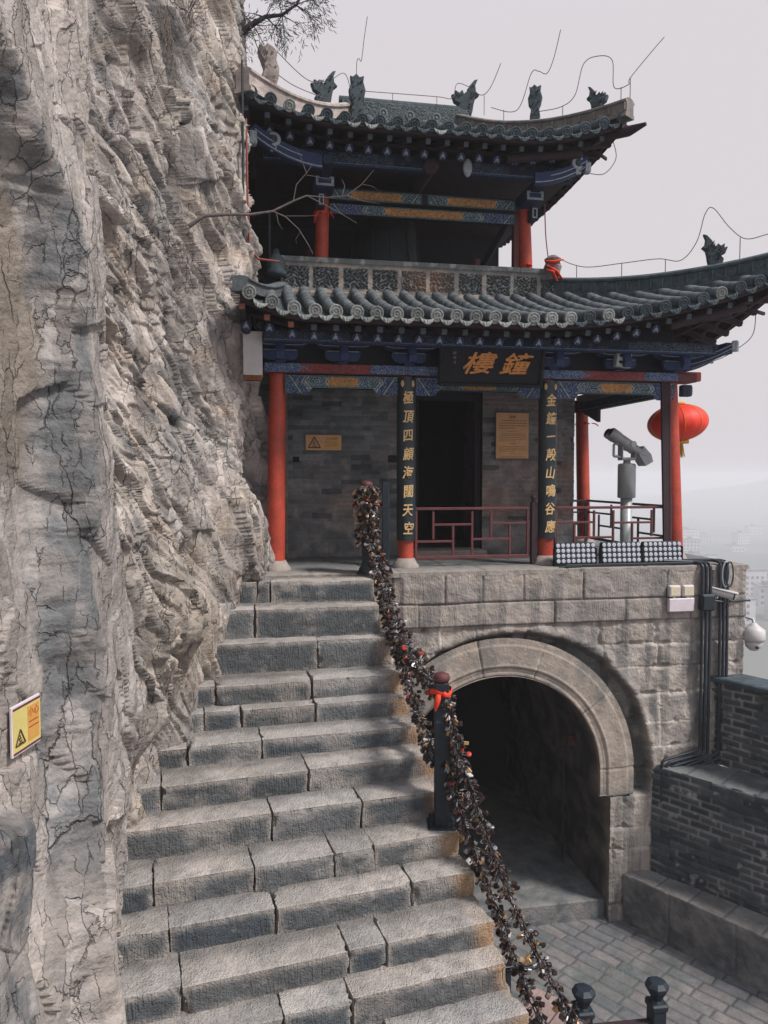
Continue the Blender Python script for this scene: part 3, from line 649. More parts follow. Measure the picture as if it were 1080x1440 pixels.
# ================================================================== PAVILION
pav = empty('bell_pavilion', O, ANG, 'two-storey timber pavilion with grey tiled upturned roofs and red columns on the stone gate', 'pavilion')
def brick_relief(u, z, seed, bw=.27, bh=.068, zbig=.5):
    row = np.floor(z/bh); uu = u/bw + .5*(row % 2); c = np.floor(uu); fu = (uu-c)*bw; fz = (z-row*bh)
    e = np.minimum(np.minimum(fu, bw-fu), np.minimum(fz, bh-fz)); bid = _h(c, row, 7, seed)
    row2 = np.floor(z/.26); uu2 = u/.75+.37*row2; c2 = np.floor(uu2); fu2 = (uu2-c2)*.75; fz2 = z-row2*.26
    e2 = np.minimum(np.minimum(fu2, .75-fu2), np.minimum(fz2, .26-fz2)); b2 = _h(c2, row2, 8, seed)
    low = z < zbig
    return np.where(low, e2, e), np.where(low, b2, bid), low
def brick_wall(name, u0, u1, v, z0, z1, seed, warm, holes=(), step=.0125, dirt=.4):
    u = np.arange(u0, u1+step, step); z = np.arange(z0, z1+step, step); u[-1] = u1; z[-1] = z1; U, Z = np.meshgrid(u, z)
    uw = U+.006*fbm2(U*5, Z*5, seed, 2); zw = Z+.006*fbm2(U*4, Z*4, seed+1, 2)
    e, b, low = brick_relief(uw, zw, seed)
    miss = (b > .93) & ~low
    d = .008*(b-.5) - .012*np.exp(-(e/.006)**2) + .006*fbm2(U*12, Z*12, seed+2, 4) - .025*miss
    P = np.stack([U, v-d, Z], -1)
    n = fbm2(U*1.6, Z*1.6, seed+3, 4); w = np.clip(warm(U, Z)+.5*n, 0, 1)
    C = mixc(mixc((.085, .105, .115), (.19, .205, .215), b), mixc((.26, .18, .145), (.20, .165, .15), b), w)
    C = mixc(C, (.30, .28, .26), np.exp(-(e/.008)**2)*(.25+.45*w)*sst(-.3, .2, fbm2(U*5, Z*5, seed+4, 3))*1.3)
    C = mixc(C, (.03, .035, .04), sst(.0, .5, fbm2(U*2.2+3, Z*1.6, seed+5, 4))*dirt)
    C = mixc(C, (.30, .28, .26), sst(.22, .5, fbm2(U*6, Z*6, seed+6, 4))*.45)
    C = np.where(low[..., None], mixc((.14, .15, .155), (.24, .23, .22), sst(-.2, .4, fbm2(U*5, Z*7, seed+7, 4))), C)
    C = mixc(C, (.02, .02, .025), miss*.6)
    m = np.ones(U.shape, bool)
    for (a, b_, c, d_) in holes: m &= ~((U > a) & (U < b_) & (Z > c) & (Z < d_))
    return grid_obj(name, P, np.clip(C, .015, .5), M['rough'], pav, m)
def build_room():
    brick_wall('brick_wall', -1.2, 1.97, 1.2, 0, 2.62, 200, lambda u, z: np.clip(.15+.7*np.exp(-((z-.75)/.12)**2-((u-.95)/.25)**2), 0, 1), holes=[(.28, .35, 1.33, 1.40), (1.6, 1.9, 1.33, 1.42)], dirt=.3)
    brick_wall('brick_wall', 2.98, 4.38, 1.2, 0, 2.62, 230, lambda u, z: np.where(z < 1.35, .75, .3), dirt=.25)
    mb = MB(); mb.box(.06, .2, 1.08, 1.19, 0, 2.5, bev=.015); mb.obj('wall_pier', M['ridge'], pav)
    mb = MB()   # thickness, side and back walls, floor of the upper storey
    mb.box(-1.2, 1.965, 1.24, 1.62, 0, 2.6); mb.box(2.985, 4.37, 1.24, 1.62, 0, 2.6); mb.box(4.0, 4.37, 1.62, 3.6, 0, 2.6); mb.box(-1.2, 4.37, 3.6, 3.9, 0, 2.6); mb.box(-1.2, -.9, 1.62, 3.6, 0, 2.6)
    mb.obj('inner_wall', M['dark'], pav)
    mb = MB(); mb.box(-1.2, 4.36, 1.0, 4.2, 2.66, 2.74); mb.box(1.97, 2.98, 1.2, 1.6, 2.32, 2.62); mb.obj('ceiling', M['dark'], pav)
    # doorway
    mb = MB(); mb.box(1.97, 2.06, 1.3, 1.42, .08, 2.32, bev=.01); mb.box(2.89, 2.98, 1.3, 1.42, .08, 2.32, bev=.01); mb.box(1.97, 2.98, 1.29, 1.43, 2.22, 2.33, bev=.01)
    fr = mb.obj('door_frame', M['dark'], pav)
    mb = MB(); mb.box(1.9, 3.0, 1.0, 1.45, 0.0, .09, bev=.02); mb.obj('door_sill', M['plinth'], pav)
    mb = MB(); mb.box(2.93, 2.975, 1.44, 1.95, .1, 2.25, bev=.008)
    for k in range(4): mb.box(2.90, 2.93, 1.5, 1.9, .25+k*.5, .6+k*.5, bev=.006)
    mb.obj('door_leaf', M['maroon'], pav)
build_room()

def column(p0, p1, r, mt, plinth=True, band=None):
    mb = MB(); p0 = Vector(p0); p1 = Vector(p1); n = 12
    path = [p0.lerp(p1, k/n) for k in range(n+1)]; rs = [r*(1-.10*(k/n)**2) for k in range(n+1)]
    mb.tube([p-p0 for p in path], rs, 28)
    o = mb.obj('column', mt, pav, p0)
    if plinth:
        b = MB(); b.lathe([(r*1.75, -.10-p0.z+.1), (r*1.72, .02), (r*1.45, .05), (r*1.12, .115)], 28)
        b.obj('column_base', M['plinth'], o, (0, 0, -.105))
    return o
COLU = [0, 1.607, 3.453, 5.29]
column((0, 0, .105), (.035, .04, 2.37), .108, M['red'])
column((COLU[1], 0, .105), (COLU[1], .03, 2.37), .098, M['red'])
column((COLU[2], 0, .105), (COLU[2]-.01, .03, 2.37), .098, M['red'])
column((COLU[3], 0, .105), (COLU[3]-.10, .04, 2.45), .098, M['red'])
column((5.27, 2.74, .105), (5.19, 2.72, 2.37), .11, M['red'])
column((0, 2.74, .105), (.03, 2.72, 2.37), .11, M['red'])

# ---- painted boards: fine grid whose colours follow the brush patterns
BLU, TEA, WHT, ORG, NAV, REDC = (.022, .045, .13), (.03, .085, .085), (.36, .38, .38), (.46, .22, .07), (.010, .016, .035), (.20, .045, .045)
def painted(name, parent, p0, p1, z0, z1, fn, step=.006, drop=None, v_off=0.):
    """vertical board from p0 to p1 (u,v), height z0..z1; fn(x 0..L, y 0..1, L)->colour; drop(x)->extra depth below"""
    L = math.hypot(p1[0]-p0[0], p1[1]-p0[1]); nx = max(2, int(L/step)+1); nz = max(3, int((z1-z0)/step)+1)
    X, T = np.meshgrid(np.linspace(0, L, nx), np.linspace(0, 1, nz))
    zz0 = z0 - (drop(X, L) if drop else 0); Zc = zz0 + (z1-zz0)*T
    Cc, hgt = fn(X, (Zc-z0)/(z1-z0), L)
    nrm = ((p1[1]-p0[1])/L, -(p1[0]-p0[0])/L)
    P = np.stack([p0[0]+(p1[0]-p0[0])*X/L+nrm[0]*(hgt*.004+v_off), p0[1]+(p1[1]-p0[1])*X/L+nrm[1]*(hgt*.004+v_off), Zc], -1)
    wear = sst(.2, .5, fbm2(X*14+p0[0]*9, Zc*20, 300, 4))
    Cc = mixc(Cc, np.array((.10, .10, .10)), wear*.35)
    Cc = np.clip(Cc*(1+.35*fbm2(X*40, Zc*40, 301, 3))[..., None], .004, .8)
    return grid_obj(name, P, Cc, M['paint'], parent)
def swirl(x, y, s, seed):
    f1, f2, i, dx, dy = cells(x*s, y*s, seed, .5)
    return np.sin(f1*16+np.arctan2(dy, dx)*1.0+i*6)
def tie_pattern(seed, cart=.26, height=.15):
    def fn(X, Y, L):
        cx = np.abs(X-L/2); h = height; y = (Y-.5)*h
        C = np.zeros(X.shape+(3,))+np.array(TEA); H = np.zeros(X.shape)
        q = cx + np.abs(y)*.9*0
        cl = L*cart*.5
        sw = swirl(X, Y*h, 17, seed)
        # scrolls beside the cartouche
        C = mixc(C, BLU, sst(-.1, .1, swirl(X, Y*h, 11, seed+3)))
        C = mixc(C, WHT, sst(.55, .8, sw)*.9)
        # chevron bands
        ch = cx - np.abs(y)*-.8
        for a, colr in ((cl+.02, TEA), (cl+.035, WHT), (cl+.05, (.02, .10, .08)), (cl+.28, WHT), (cl+.295, TEA), (cl+.315, WHT)):
            C = mixc(C, colr, sst(.008, .004, np.abs(ch-a)))
        outer = ch > cl+.33
        C = np.where(outer[..., None], mixc(np.array(BLU)*np.ones(X.shape+(3,)), WHT, sst(.62, .85, swirl(X, Y*h, 13, seed+5))*.55), C)
        ex = L/2-cx
        dg = np.abs(ex-.10-(.5-Y)*.10)
        C = mixc(C, WHT, sst(.010, .004, dg)*.8); C = mixc(C, TEA, sst(.012, .006, np.abs(dg-.02)))
        C = mixc(C, (.05, .10, .12), (ex < .03)*1.)
        # cartouche
        ins = (cx + np.maximum(0, np.abs(y)-h*.22)*1.6) < cl
        ins &= np.abs(y) < h*.40
        C = np.where(ins[..., None], mixc(np.array(ORG)*np.ones(X.shape+(3,)), (.10, .09, .07), sst(.35, .6, swirl(X, Y*h, 24, seed+9))*sst(cl, cl*.75, cx)*.8), C)
        H = np.where(ins, 1., H)
        rim = (np.abs(y) > h*.40) & (np.abs(y) < h*.47) & (cx < cl+.3)
        C = mixc(C, (.03, .10, .09), rim*1.); C = mixc(C, WHT, (np.abs(np.abs(Y-.5)-.485) < .02)*.55)
        return C, H
    return fn
def red_plate(seed):
    def fn(X, Y, L):
        ex = L/2-np.abs(X-L/2)
        C = np.zeros(X.shape+(3,))+np.array(REDC)
        cloud = sst(.02, -.02, ex-.42-.06*np.sin(Y*PI)-.03*np.sin(X*40))
        cl = mixc(np.array(BLU)*np.ones(X.shape+(3,))*1.2, (.22, .27, .33), sst(.3, .6, swirl(X, Y*.1, 19, seed)))
        C = C*(1-cloud[..., None])+cl*cloud[..., None]
        return C, cloud
    return fn
def blue_board(seed, base=(.007, .013, .027)):
    def fn(X, Y, L):
        C = np.zeros(X.shape+(3,))+np.array(base)
        fr = ((np.sin(X*3.3+seed) > -.3)*1.)
        C = mixc(C, (.10, .14, .18), sst(.55, .8, swirl(X, Y*.16, 16, seed))*fr*sst(.1, .25, Y)*sst(.95, .8, Y)*.7)
        C = mixc(C, (.018, .035, .09), (Y < .16)*1.); C = mixc(C, (.14, .19, .27), (np.abs(Y-.17) < .03)*1.)
        return C, Y*0
    return fn
def beam(name, u0, u1, v0, v1, z0, z1, mt=None, bev=.012):
    mb = MB(); c = ((u0+u1)/2, (v0+v1)/2, (z0+z1)/2)
    mb.box(u0-c[0], u1-c[0], v0-c[1], v1-c[1], z0-c[2], z1-c[2], bev=bev)
    return mb.obj(name, mt or M['dark'], pav, c)
def paint_on(b, p0, p1, z0, z1, fn, **k):
    o = painted('painted_panel', pav, p0, p1, z0, z1, fn, **k)
    o.parent = b; o.matrix_parent_inverse = Matrix.Identity(4); o.location = -Vector(b.location); return o
def build_lower_frame():
    ends = [-.15]+[COLU[1]]+[COLU[2]]+[COLU[3]-.06]
    for k in range(3):
        a = (0.12 if k == 0 else ends[k]+.09); b_ = ends[k+1]-(.09 if k < 2 else .02)
        bm = beam('tie_beam', a, b_, -.05, .07, 2.195, 2.345)
        paint_on(bm, (a, -.054), (b_, -.054), 2.20, 2.345, tie_pattern(400+k), drop=lambda X, L: .075*sst(.34, .26, np.minimum(X, L-X)))
    b2 = beam('plate_beam', -.13, 5.48, -.13, .13, 2.362, 2.475, M['dred'])
    for a, b_ in ((-.12, 1.60), (1.61, 3.45), (3.46, 5.20)):
        paint_on(b2, (a, -.133), (b_, -.133), 2.366, 2.472, red_plate(420))
    beam('plate_beam_end', 5.25, 5.56, -.10, .10, 2.38, 2.50, M['red']); 
    mb = MB(); mb.box(-.02, .12, -.05, .05, -.075, .075, bev=.01); o = mb.obj('beam_end', M['bluedk'], pav, (5.33, -.02, 2.26))
    mb = MB(); mb.box(0, .012, -.035, .035, -.05, .05); mb.obj('beam_end_mark', M['whitep'], o, (.122, 0, 0))
    # side beams running back
    bs = beam('side_beam', 5.12, 5.26, .1, 2.7, 2.20, 2.36); paint_on(bs, (5.118, 2.65), (5.118, .12), 2.2, 2.36, blue_board(430, (.02, .035, .05)))
    mbp = MB(); mbp.prism([(0, 0), (.5, .18), (.5, .26), (0, .26)], -.03, .03, T=Matrix.Rotation(PI/2, 4, 'Z')); mbp.obj('side_spandrel', M['dark'], pav, (5.2, 2.1, 2.0))
    beam('side_plate', 5.10, 5.30, .1, 2.75, 2.38, 2.48, M['dred'])
    beam('rear_beam', 4.36, 5.25, 2.68, 2.80, 2.20, 2.40)
    # dark frieze behind the brackets, eave purlins
    bf = beam('frieze_board', -.13, 5.2, .0, .05, 2.48, 3.05, M['dark'])
    e = beam('eave_purlin', -.14, 5.55, -.47, -.37, 2.66, 2.80, M['bluedk'])
    for a, b_ in ((-.13, 1.6), (1.62, 3.45), (3.47, 5.5)):
        paint_on(e, (a, -.475), (b_, -.475), 2.66, 2.80, blue_board(440+int(a)))
    beam('eave_purlin', 5.63, 5.73, -.5, 5.5, 2.68, 2.82, M['bluedk'])
build_lower_frame()

def bracket_mesh():
    """one bracket set seen from the front: stacked arms with curled ends and a nosing jutting forward"""
    mb = MB()
    def arm(w, z0, z1, y0, y1, mi=0):
        pts = [(-w, z1), (-w, z0+(z1-z0)*.55)]
        for k in range(7): t = PI/2*k/6; pts.append((-w+ (1-math.cos(t))*w*.38+.0, z0+(z1-z0)*.55*(1-math.sin(t))))
        pts += [(-x, z) for x, z in pts[::-1]]
        mb.prism(pts, y0, y1, mi)
    arm(.21, .0, .12, -.09, -.02); arm(.34, .15, .26, -.19, -.12)
    arm(.30, .15, .26, .0, .05)
    mb.box(-.06, .06, -.10, .06, -.03, .0, bev=.01)
    for x in (-.30, 0, .30): mb.box(x-.045, x+.045, -.205, -.105, .265, .30, mi=0, bev=.01)
    # forward nosing, curled
    pts = [(.05, .0), (.05, .15), (-.16, .16), (-.26, .10), (-.30, .0), (-.27, -.07), (-.22, -.05), (-.2, .02), (-.12, .06), (-.02, .02)]
    mb.prism([(y, z+.06) for y, z in pts], -.045, .045, 0, T=Matrix.Rotation(PI/2, 4, 'Z'))
    # white outlines a touch proud of the faces
    for (x0, x1, z, y) in ((-.19, .19, .108, -.093), (-.32, .32, .248, -.193)):
        mb.box(x0, x1, y-.002, y+.004, z, z+.006, mi=1)
    for sx in (-1, 1):
        mb.tube([(sx*.33, -.193, .24), (sx*.335, -.193, .2), (sx*.30, -.193, .17), (sx*.22, -.193, .156), (sx*.05, -.193, .156)], .0035, 4, 1)
    return mb.mesh('bracket', [M['blue'], M['whitep']])
BR = bracket_mesh()
for u in (.06, .80, 1.607, 3.453, 4.35, 5.15):
    link('bracket', BR, pav, (u, -.13, 2.50))
# corner bracket: long curled arms at 45 degrees under the lower right corner
def corner_arm(loc, rz, s=1.):
    mb = MB(); pts = []
    for k in range(9): t = k/8; pts.append((t*.62, -.02+.16*t*t))
    low = [(x, z) for x, z in pts]; hi = [(x, z+.11-.03*(x/.62)) for x, z in pts[::-1]]
    pl = low+[(.66, .21)]+hi
    mb.prism([(x*s, z*s) for x, z in pl], -.04, .04, 0)
    mb.tube([(x*s, -.043, (z+.02)*s) for x, z in low], .006, 5, 1); mb.tube([(x*s, -.043, (z-.02)*s) for x, z in hi], .006, 5, 1)
    mb.box(.60*s, .665*s, -.045, .045, .12*s, .24*s, 1, bev=.01)
    return mb.obj('corner_bracket', [M['blue'], M['whitep']], pav, loc, (0, 0, rz))
corner_arm((5.15, -.12, 2.52), 0.05, .75); corner_arm((5.2, -.1, 2.56), -PI/4, 1.1); corner_arm((5.2, -.05, 2.50), -PI/5, .7)

# ---------------------------------------------------------------- ROOFS
class Roof:
    def __init__(s, uL, uR, vF, vB, oL, oR, oF, oB, z0, a, b, liftL, liftR, Wd, flare, mtop):
        s.__dict__.update(locals())
    def nd(s, u, v):
        dl = (u-s.uL)*s.oF/s.oL; dr = (s.uR-u)*s.oF/s.oR; df = v-s.vF; db = (s.vB-v)*s.oF/s.oB
        return dl, dr, df, db
    def P(s, u, v, off=0.):
        dl, dr, df, db = s.nd(u, v); du = min(dl, dr); dv = min(df, db)
        m = max(0, min(du, dv)); Mx = max(min(dl, dr), dv); m = min(m, s.mtop)
        left = dl < dr
        k = max(0, 1-max(Mx, 0)/s.Wd)**2
        lift = (s.liftL if left else s.liftR)*k
        z = s.z0+s.a*m+s.b*m*m+lift+off
        fl = s.flare*k*(0.3 if left else 1)
        u2 = u+(-fl if left else fl); v2 = v+(-fl if df < db else fl)
        return Vector((u2, v2, z))
def disc_mesh(name, mt):
    mb = MB(); mb.lathe([(.0745, -.03), (.0765, 0), (.076, .012), (.064, .016), (.058, .009), (.045, .009), (.040, .017), (.030, .017), (.026, .008), (.012, .012), (.004, .018)], 22)
    # petals around the boss
    for k in range(7):
        a = 2*PI*k/7; mb.tube([(.016*math.cos(a), .016*math.sin(a), .008), (.034*math.cos(a), .034*math.sin(a), .013), (.05*math.cos(a+.25), .05*math.sin(a+.25), .010)], [.004, .006, .003], 5)
    return mb.mesh(name, mt)
DISC = [disc_mesh('eave_disc', M['tiledark']), disc_mesh('eave_disc', M['tilelight'])]
def drip_mesh(mt):
    mb = MB(); outer = []; n = 14
    for k in range(n+1):
        t = -1+2*k/n; r = .062+.006*math.cos(k*PI)*.5; outer.append((t*.085, -abs(math.cos(t*PI/2))**.7*.085*(1+.08*math.cos(k*PI))))
    top = [(t*.085, -.03*(1-t*t)-.0) for t in [1-2*k/8 for k in range(9)]]
    poly = outer+top[1:-1]
    mb.prism(poly, -.009, .009)
    for q in (-.045, 0, .045): mb.tube([(q, -.011, -.035), (q*.8+.008, -.014, -.055), (q*.5, -.011, -.07)], [.004, .007, .003], 5)
    return recalc(mb.mesh('drip_tile', mt))
DRIP = [drip_mesh(M['tiledark']), drip_mesh(M['tilelight'])]
def rafter_mesh(mt, r=.057, L=1.0):
    mb = MB(); mb.tube([(0, 0, 0), (0, L, 0)], r, 14, 0)
    T = Matrix.Rotation(PI/2, 4, 'X')
    mb.lathe([(r*1.0, -.015), (r*1.0, .004), (r*.80, .007), (r*.05, .007)], 16, 1, T=T)
    mb.lathe([(r*.44, .004), (r*.44, .011), (r*.03, .012)], 8, 2, T=T)
    mb.box(-r*.14, r*.14, -.0125, -.006, r*.3, r*.78, 2)
    for sx in (-1, 1): mb.box(sx*r*.45-.005, sx*r*.45+.005, -.0125, -.006, -r*.6, -r*.2, 2)
    return mb.mesh('rafter', [mt, M['blue'], M['whitep']])
RAFT = rafter_mesh(M['maroon'])
def fly_mesh(endm):
    mb = MB(); mb.box(-.034, .034, 0, .75, -.034, .034, 0, bev=.006); mb.box(-.030, .030, -.004, .0, -.030, .030, 1)
    return mb.mesh('flying_rafter', [M['maroon'], endm])
FLY = [fly_mesh(M['tiledark']), fly_mesh(M['orangewood'])]
def orient(fwd, up=Vector((0, 0, 1))):
    y = fwd.normalized(); x = y.cross(up).normalized(); z = x.cross(y); return Matrix((x, y, z)).transposed().to_4x4()
def build_roof(R, name, umin, sp, tilt, pale, ncut=None):
    root = bpy.data.objects.new(name, None); col.objects.link(root); root.parent = pav; root.empty_display_size = .1
    rows_u = np.arange(umin+sp*.4, R.uR-.02, sp); tiles = MB(); rnd = random.Random(len(name)*3)
    def rowpath(fn, L):
        n = max(2, int(round(L/.23))); pts = []; rs = []
        for k in range(n):
            for t, rr in ((k/n, .070), ((k+.86)/n, .066), ((k+.88)/n, .058), ((k+.999)/n, .058)):
                pts.append(fn(t*L)); rs.append(rr)
        pts.append(fn(L)); rs.append(.06)
        for i in range(len(pts)): pts[i] = pts[i]+Vector((rnd.gauss(0, .002), rnd.gauss(0, .002), rnd.gauss(0, .002)))
        return pts, rs
    nd_ = 0; nr = 0
    def put(nm, me, loc, T):
        o = link(nm, me, root); o.matrix_local = Matrix.Translation(loc) @ T; return o
    for i, u in enumerate(rows_u):
        dl, dr, _, _ = R.nd(u, R.vF); L = min(R.mtop, min(dl, dr) if (u-R.uL) > 0 else .3); L = max(L, .12)
        fn = lambda d, u=u: R.P(u, R.vF+d, .03)
        pts, rs = rowpath(fn, L); tiles.tube(pts, rs, 10, 0)
        d0 = (pts[0]-pts[2]).normalized(); pl = pale(u)
        T = orient(d0) @ Matrix.Rotation(-PI/2, 4, 'X') @ Matrix.Rotation(rnd.uniform(0, 6), 4, 'Z')
        put('eave_disc', DISC[1 if rnd.random() < pl else 0], pts[0]+d0*.004, T)
        um = u+sp/2
        if um < R.uR-.05:
            p = R.P(um, R.vF, .0)+Vector((0, -.012, -.005)); p2 = R.P(um+.1, R.vF, 0)-R.P(um-.1, R.vF, 0)
            T = Matrix.Rotation(math.atan2(p2.z, p2.x)*-1, 4, 'Y') @ Matrix.Rotation(-.35, 4, 'X') @ Matrix.Rotation(rnd.uniform(-.06, .06), 4, 'Y')
            put('drip_tile', DRIP[1 if rnd.random() < pl else 0], p, T)
    # right flank rows
    for i, v in enumerate(np.arange(R.vF+.12, R.vB-.1, sp)):
        _, _, df, db = R.nd(R.uR, v); L = min(R.mtop, df, db)*R.oR/R.oF
        if L < .12: continue
        fn = lambda d, v=v: R.P(R.uR-d, v, .03)
        pts, rs = rowpath(fn, L); tiles.tube(pts, rs, 8, 0)
        d0 = (pts[0]-pts[2]).normalized()
        put('eave_disc', DISC[0], pts[0]+d0*.004, orient(d0) @ Matrix.Rotation(-PI/2, 4, 'X'))
    tiles.obj('tile_rows', M['tile'], root)
    # pan tiles between the rows, closed underneath by the deck
    us = np.arange(umin, R.uR+.001, sp/6); us[-1] = R.uR; vs = np.linspace(R.vF, R.vB, 90)
    V = []; U_, V_ = np.meshgrid(us, vs); keep = np.ones(U_.shape, bool); V2 = np.zeros(U_.shape+(3,)); V3 = V2.copy()
    for a in range(U_.shape[0]):
        for b in range(U_.shape[1]):
            u, v = U_[a, b], V_[a, b]; p = R.P(u, v); dl, dr, df, db = R.nd(u, v)
            if min(dl if u > R.uL else 9, dr, df, db) > R.mtop+.12 and ncut: keep[a, b] = False
            ph = (u-umin-sp*.4)/sp; V2[a, b] = (p.x, p.y, p.z-.035*abs(math.sin(PI*ph))+.012*((v*4.3) % 1)); V3[a, b] = (p.x, p.y, p.z-.085)
    grid_obj('pan_tiles', V2, np.zeros(U_.shape+(3,))+np.array(lin(70, 80, 84)), M['rough'], root, keep)
    grid_obj('roof_deck', V3, np.zeros(U_.shape+(3,))+np.array(lin(40, 30, 35)), M['rough'], root, keep, flip=True)
    # rafters
    for u in np.arange(umin+.05, R.uR-.25, .245):
        a = R.P(u, R.vF+.40, -.285); b = R.P(u, R.vF+1.3, -.25); put('rafter', RAFT, a, orient(b-a))
    for u in np.arange(umin+.02, R.uR-.06, .245):
        a = R.P(u, R.vF+.05, -.155); b = R.P(u, R.vF+.7, -.15); put('flying_rafter', FLY[1 if (umin > -.9 and u < .35 and R.vF < -.5) else 0], a, orient(b-a))
    for v in np.arange(R.vF+.3, R.vB-.2, .245):
        a = R.P(R.uR-.42, v, -.285); b = R.P(R.uR-1.2, v, -.25); put('rafter', RAFT, a, orient(b-a))
        a = R.P(R.uR-.05, v, -.155); b = R.P(R.uR-.7, v, -.15); put('flying_rafter', FLY[0], a, orient(b-a))
    # fascia boards
    mb = MB()
    def strip(pf, w, h, mi):
        pts = [pf(t/60) for t in range(61)]
        for i in range(60):
            a, b = pts[i], pts[i+1]; d = (b-a).normalized(); n = Vector((-d.y, d.x, 0))*w/2; up = Vector((0, 0, h))
            mb.add([a-n, b-n, b+n, a+n, a-n+up, b-n+up, b+n+up, a+n+up], [(0,3,2,1),(4,5,6,7),(0,1,5,4),(2,3,7,6),(1,2,6,5),(3,0,4,7)], mi)
    strip(lambda t: R.P(umin+(R.uR-umin)*t, R.vF+.05, -.10), .05, .07, 0)
    strip(lambda t: R.P(R.uR-.05, R.vF+(R.vB-R.vF)*t, -.10), .05, .07, 0)
    strip(lambda t: R.P(umin+(R.uR-umin)*t, R.vF+.46, -.225), .04, .035, 0)
    mb.obj('fascia_board', M['maroon'], root)
    return root
def sweep(mb, pts, w, h, mi=0, cap=.03):
    """ridge of stacked tiles: body with a rounded proud cap"""
    P = [Vector(p) for p in pts]; prof = [(-w/2*1.25, 0), (-w/2*1.25, h*.16), (-w/2, h*.2), (-w/2, h*.72), (-w/2*1.3, h*.76), (-w/2*1.3, h*.86), (-w/2*.7, h*.98), (0, h*1.02), (w/2*.7, h*.98), (w/2*1.3, h*.86), (w/2*1.3, h*.76), (w/2, h*.72), (w/2, h*.2), (w/2*1.25, h*.16), (w/2*1.25, 0)]
    n = len(prof); V = []; F = []
    for i, p in enumerate(P):
        d = (P[min(i+1, len(P)-1)]-P[max(i-1, 0)]); d.z = 0; d.normalize(); s = Vector((-d.y, d.x, 0))
        for (x, z) in prof: V.append(p+s*x+Vector((0, 0, z)))
    for i in range(len(P)-1):
        for k in range(n): F.append((i*n+k, (i+1)*n+k, (i+1)*n+(k+1) % n, i*n+(k+1) % n))
    F.append(tuple(range(n))); F.append(tuple(range((len(P)-1)*n+n-1, (len(P)-1)*n-1, -1)))
    mb.add(V, F, mi)
LOW = Roof(-.35, 6.05, -.9, 5.9, .5, 2.15, 1.9, 1.9, 2.90, .255, .055, .20, .70, 2.9, .12, 1.9)
UPR = Roof(-.30, 4.40, .12, 4.9, 1.58, 1.42, 2.4, 2.4, 5.445, .315, .070, .22, .28, 2.2, .12, 2.4)
rlow = build_roof(LOW, 'lower_roof', -.35, .226, 0, lambda u: .95 if u < 3.3 else (.45 if u < 4.0 else .1), ncut=True)
rup = build_roof(UPR, 'upper_roof', -.30, .217, 0, lambda u: .12)
def hip(Rf, a, b, w, h, mt, parent, n=14, name='hip_ridge', ext=0.):
    pts = []
    for k in range(n+1):
        t = k/n; u = a[0]+(b[0]-a[0])*t; v = a[1]+(b[1]-a[1])*t; p = Rf.P(u, v, .0); pts.append(p)
    if ext:
        d = (pts[-1]-pts[-2]).normalized(); pts.append(pts[-1]+d*ext)
    mb = MB(); sweep(mb, pts, w, h)
    # the tile joints along the ridge
    for i in range(1, len(pts)-1):
        p = pts[i]; d = (pts[i+1]-pts[i-1]); d.z = 0; d.normalize(); s = Vector((-d.y, d.x, 0))
        mb.tube([p-s*w*.62+Vector((0, 0, h*.3)), p-s*w*.6+Vector((0, 0, h*.7))], .012, 6)
    me = recalc(mb.mesh(name, mt)); return link(name, me, parent), pts
hr1, pts_r = hip(UPR, (2.98, 2.52), (4.40, .12), .17, .24, M['ridge'], rup, ext=.02)
hl1, pts_l = hip(UPR, (1.28, 2.52), (-.30, .12), .19, .28, M['palestone'], rup, ext=.02)
hip(UPR, (2.98, 2.52), (4.40, 4.9), .17, .24, M['ridge'], rup); 
hr2, pts_q = hip(LOW, (3.95, 1.0), (6.05, -.9), .18, .29, M['tiledark'], rlow, n=20, ext=.02)
hl2, pts_ql = hip(LOW, (.12, 1.0), (-.35, -.9), .16, .16, M['tile'], rlow)
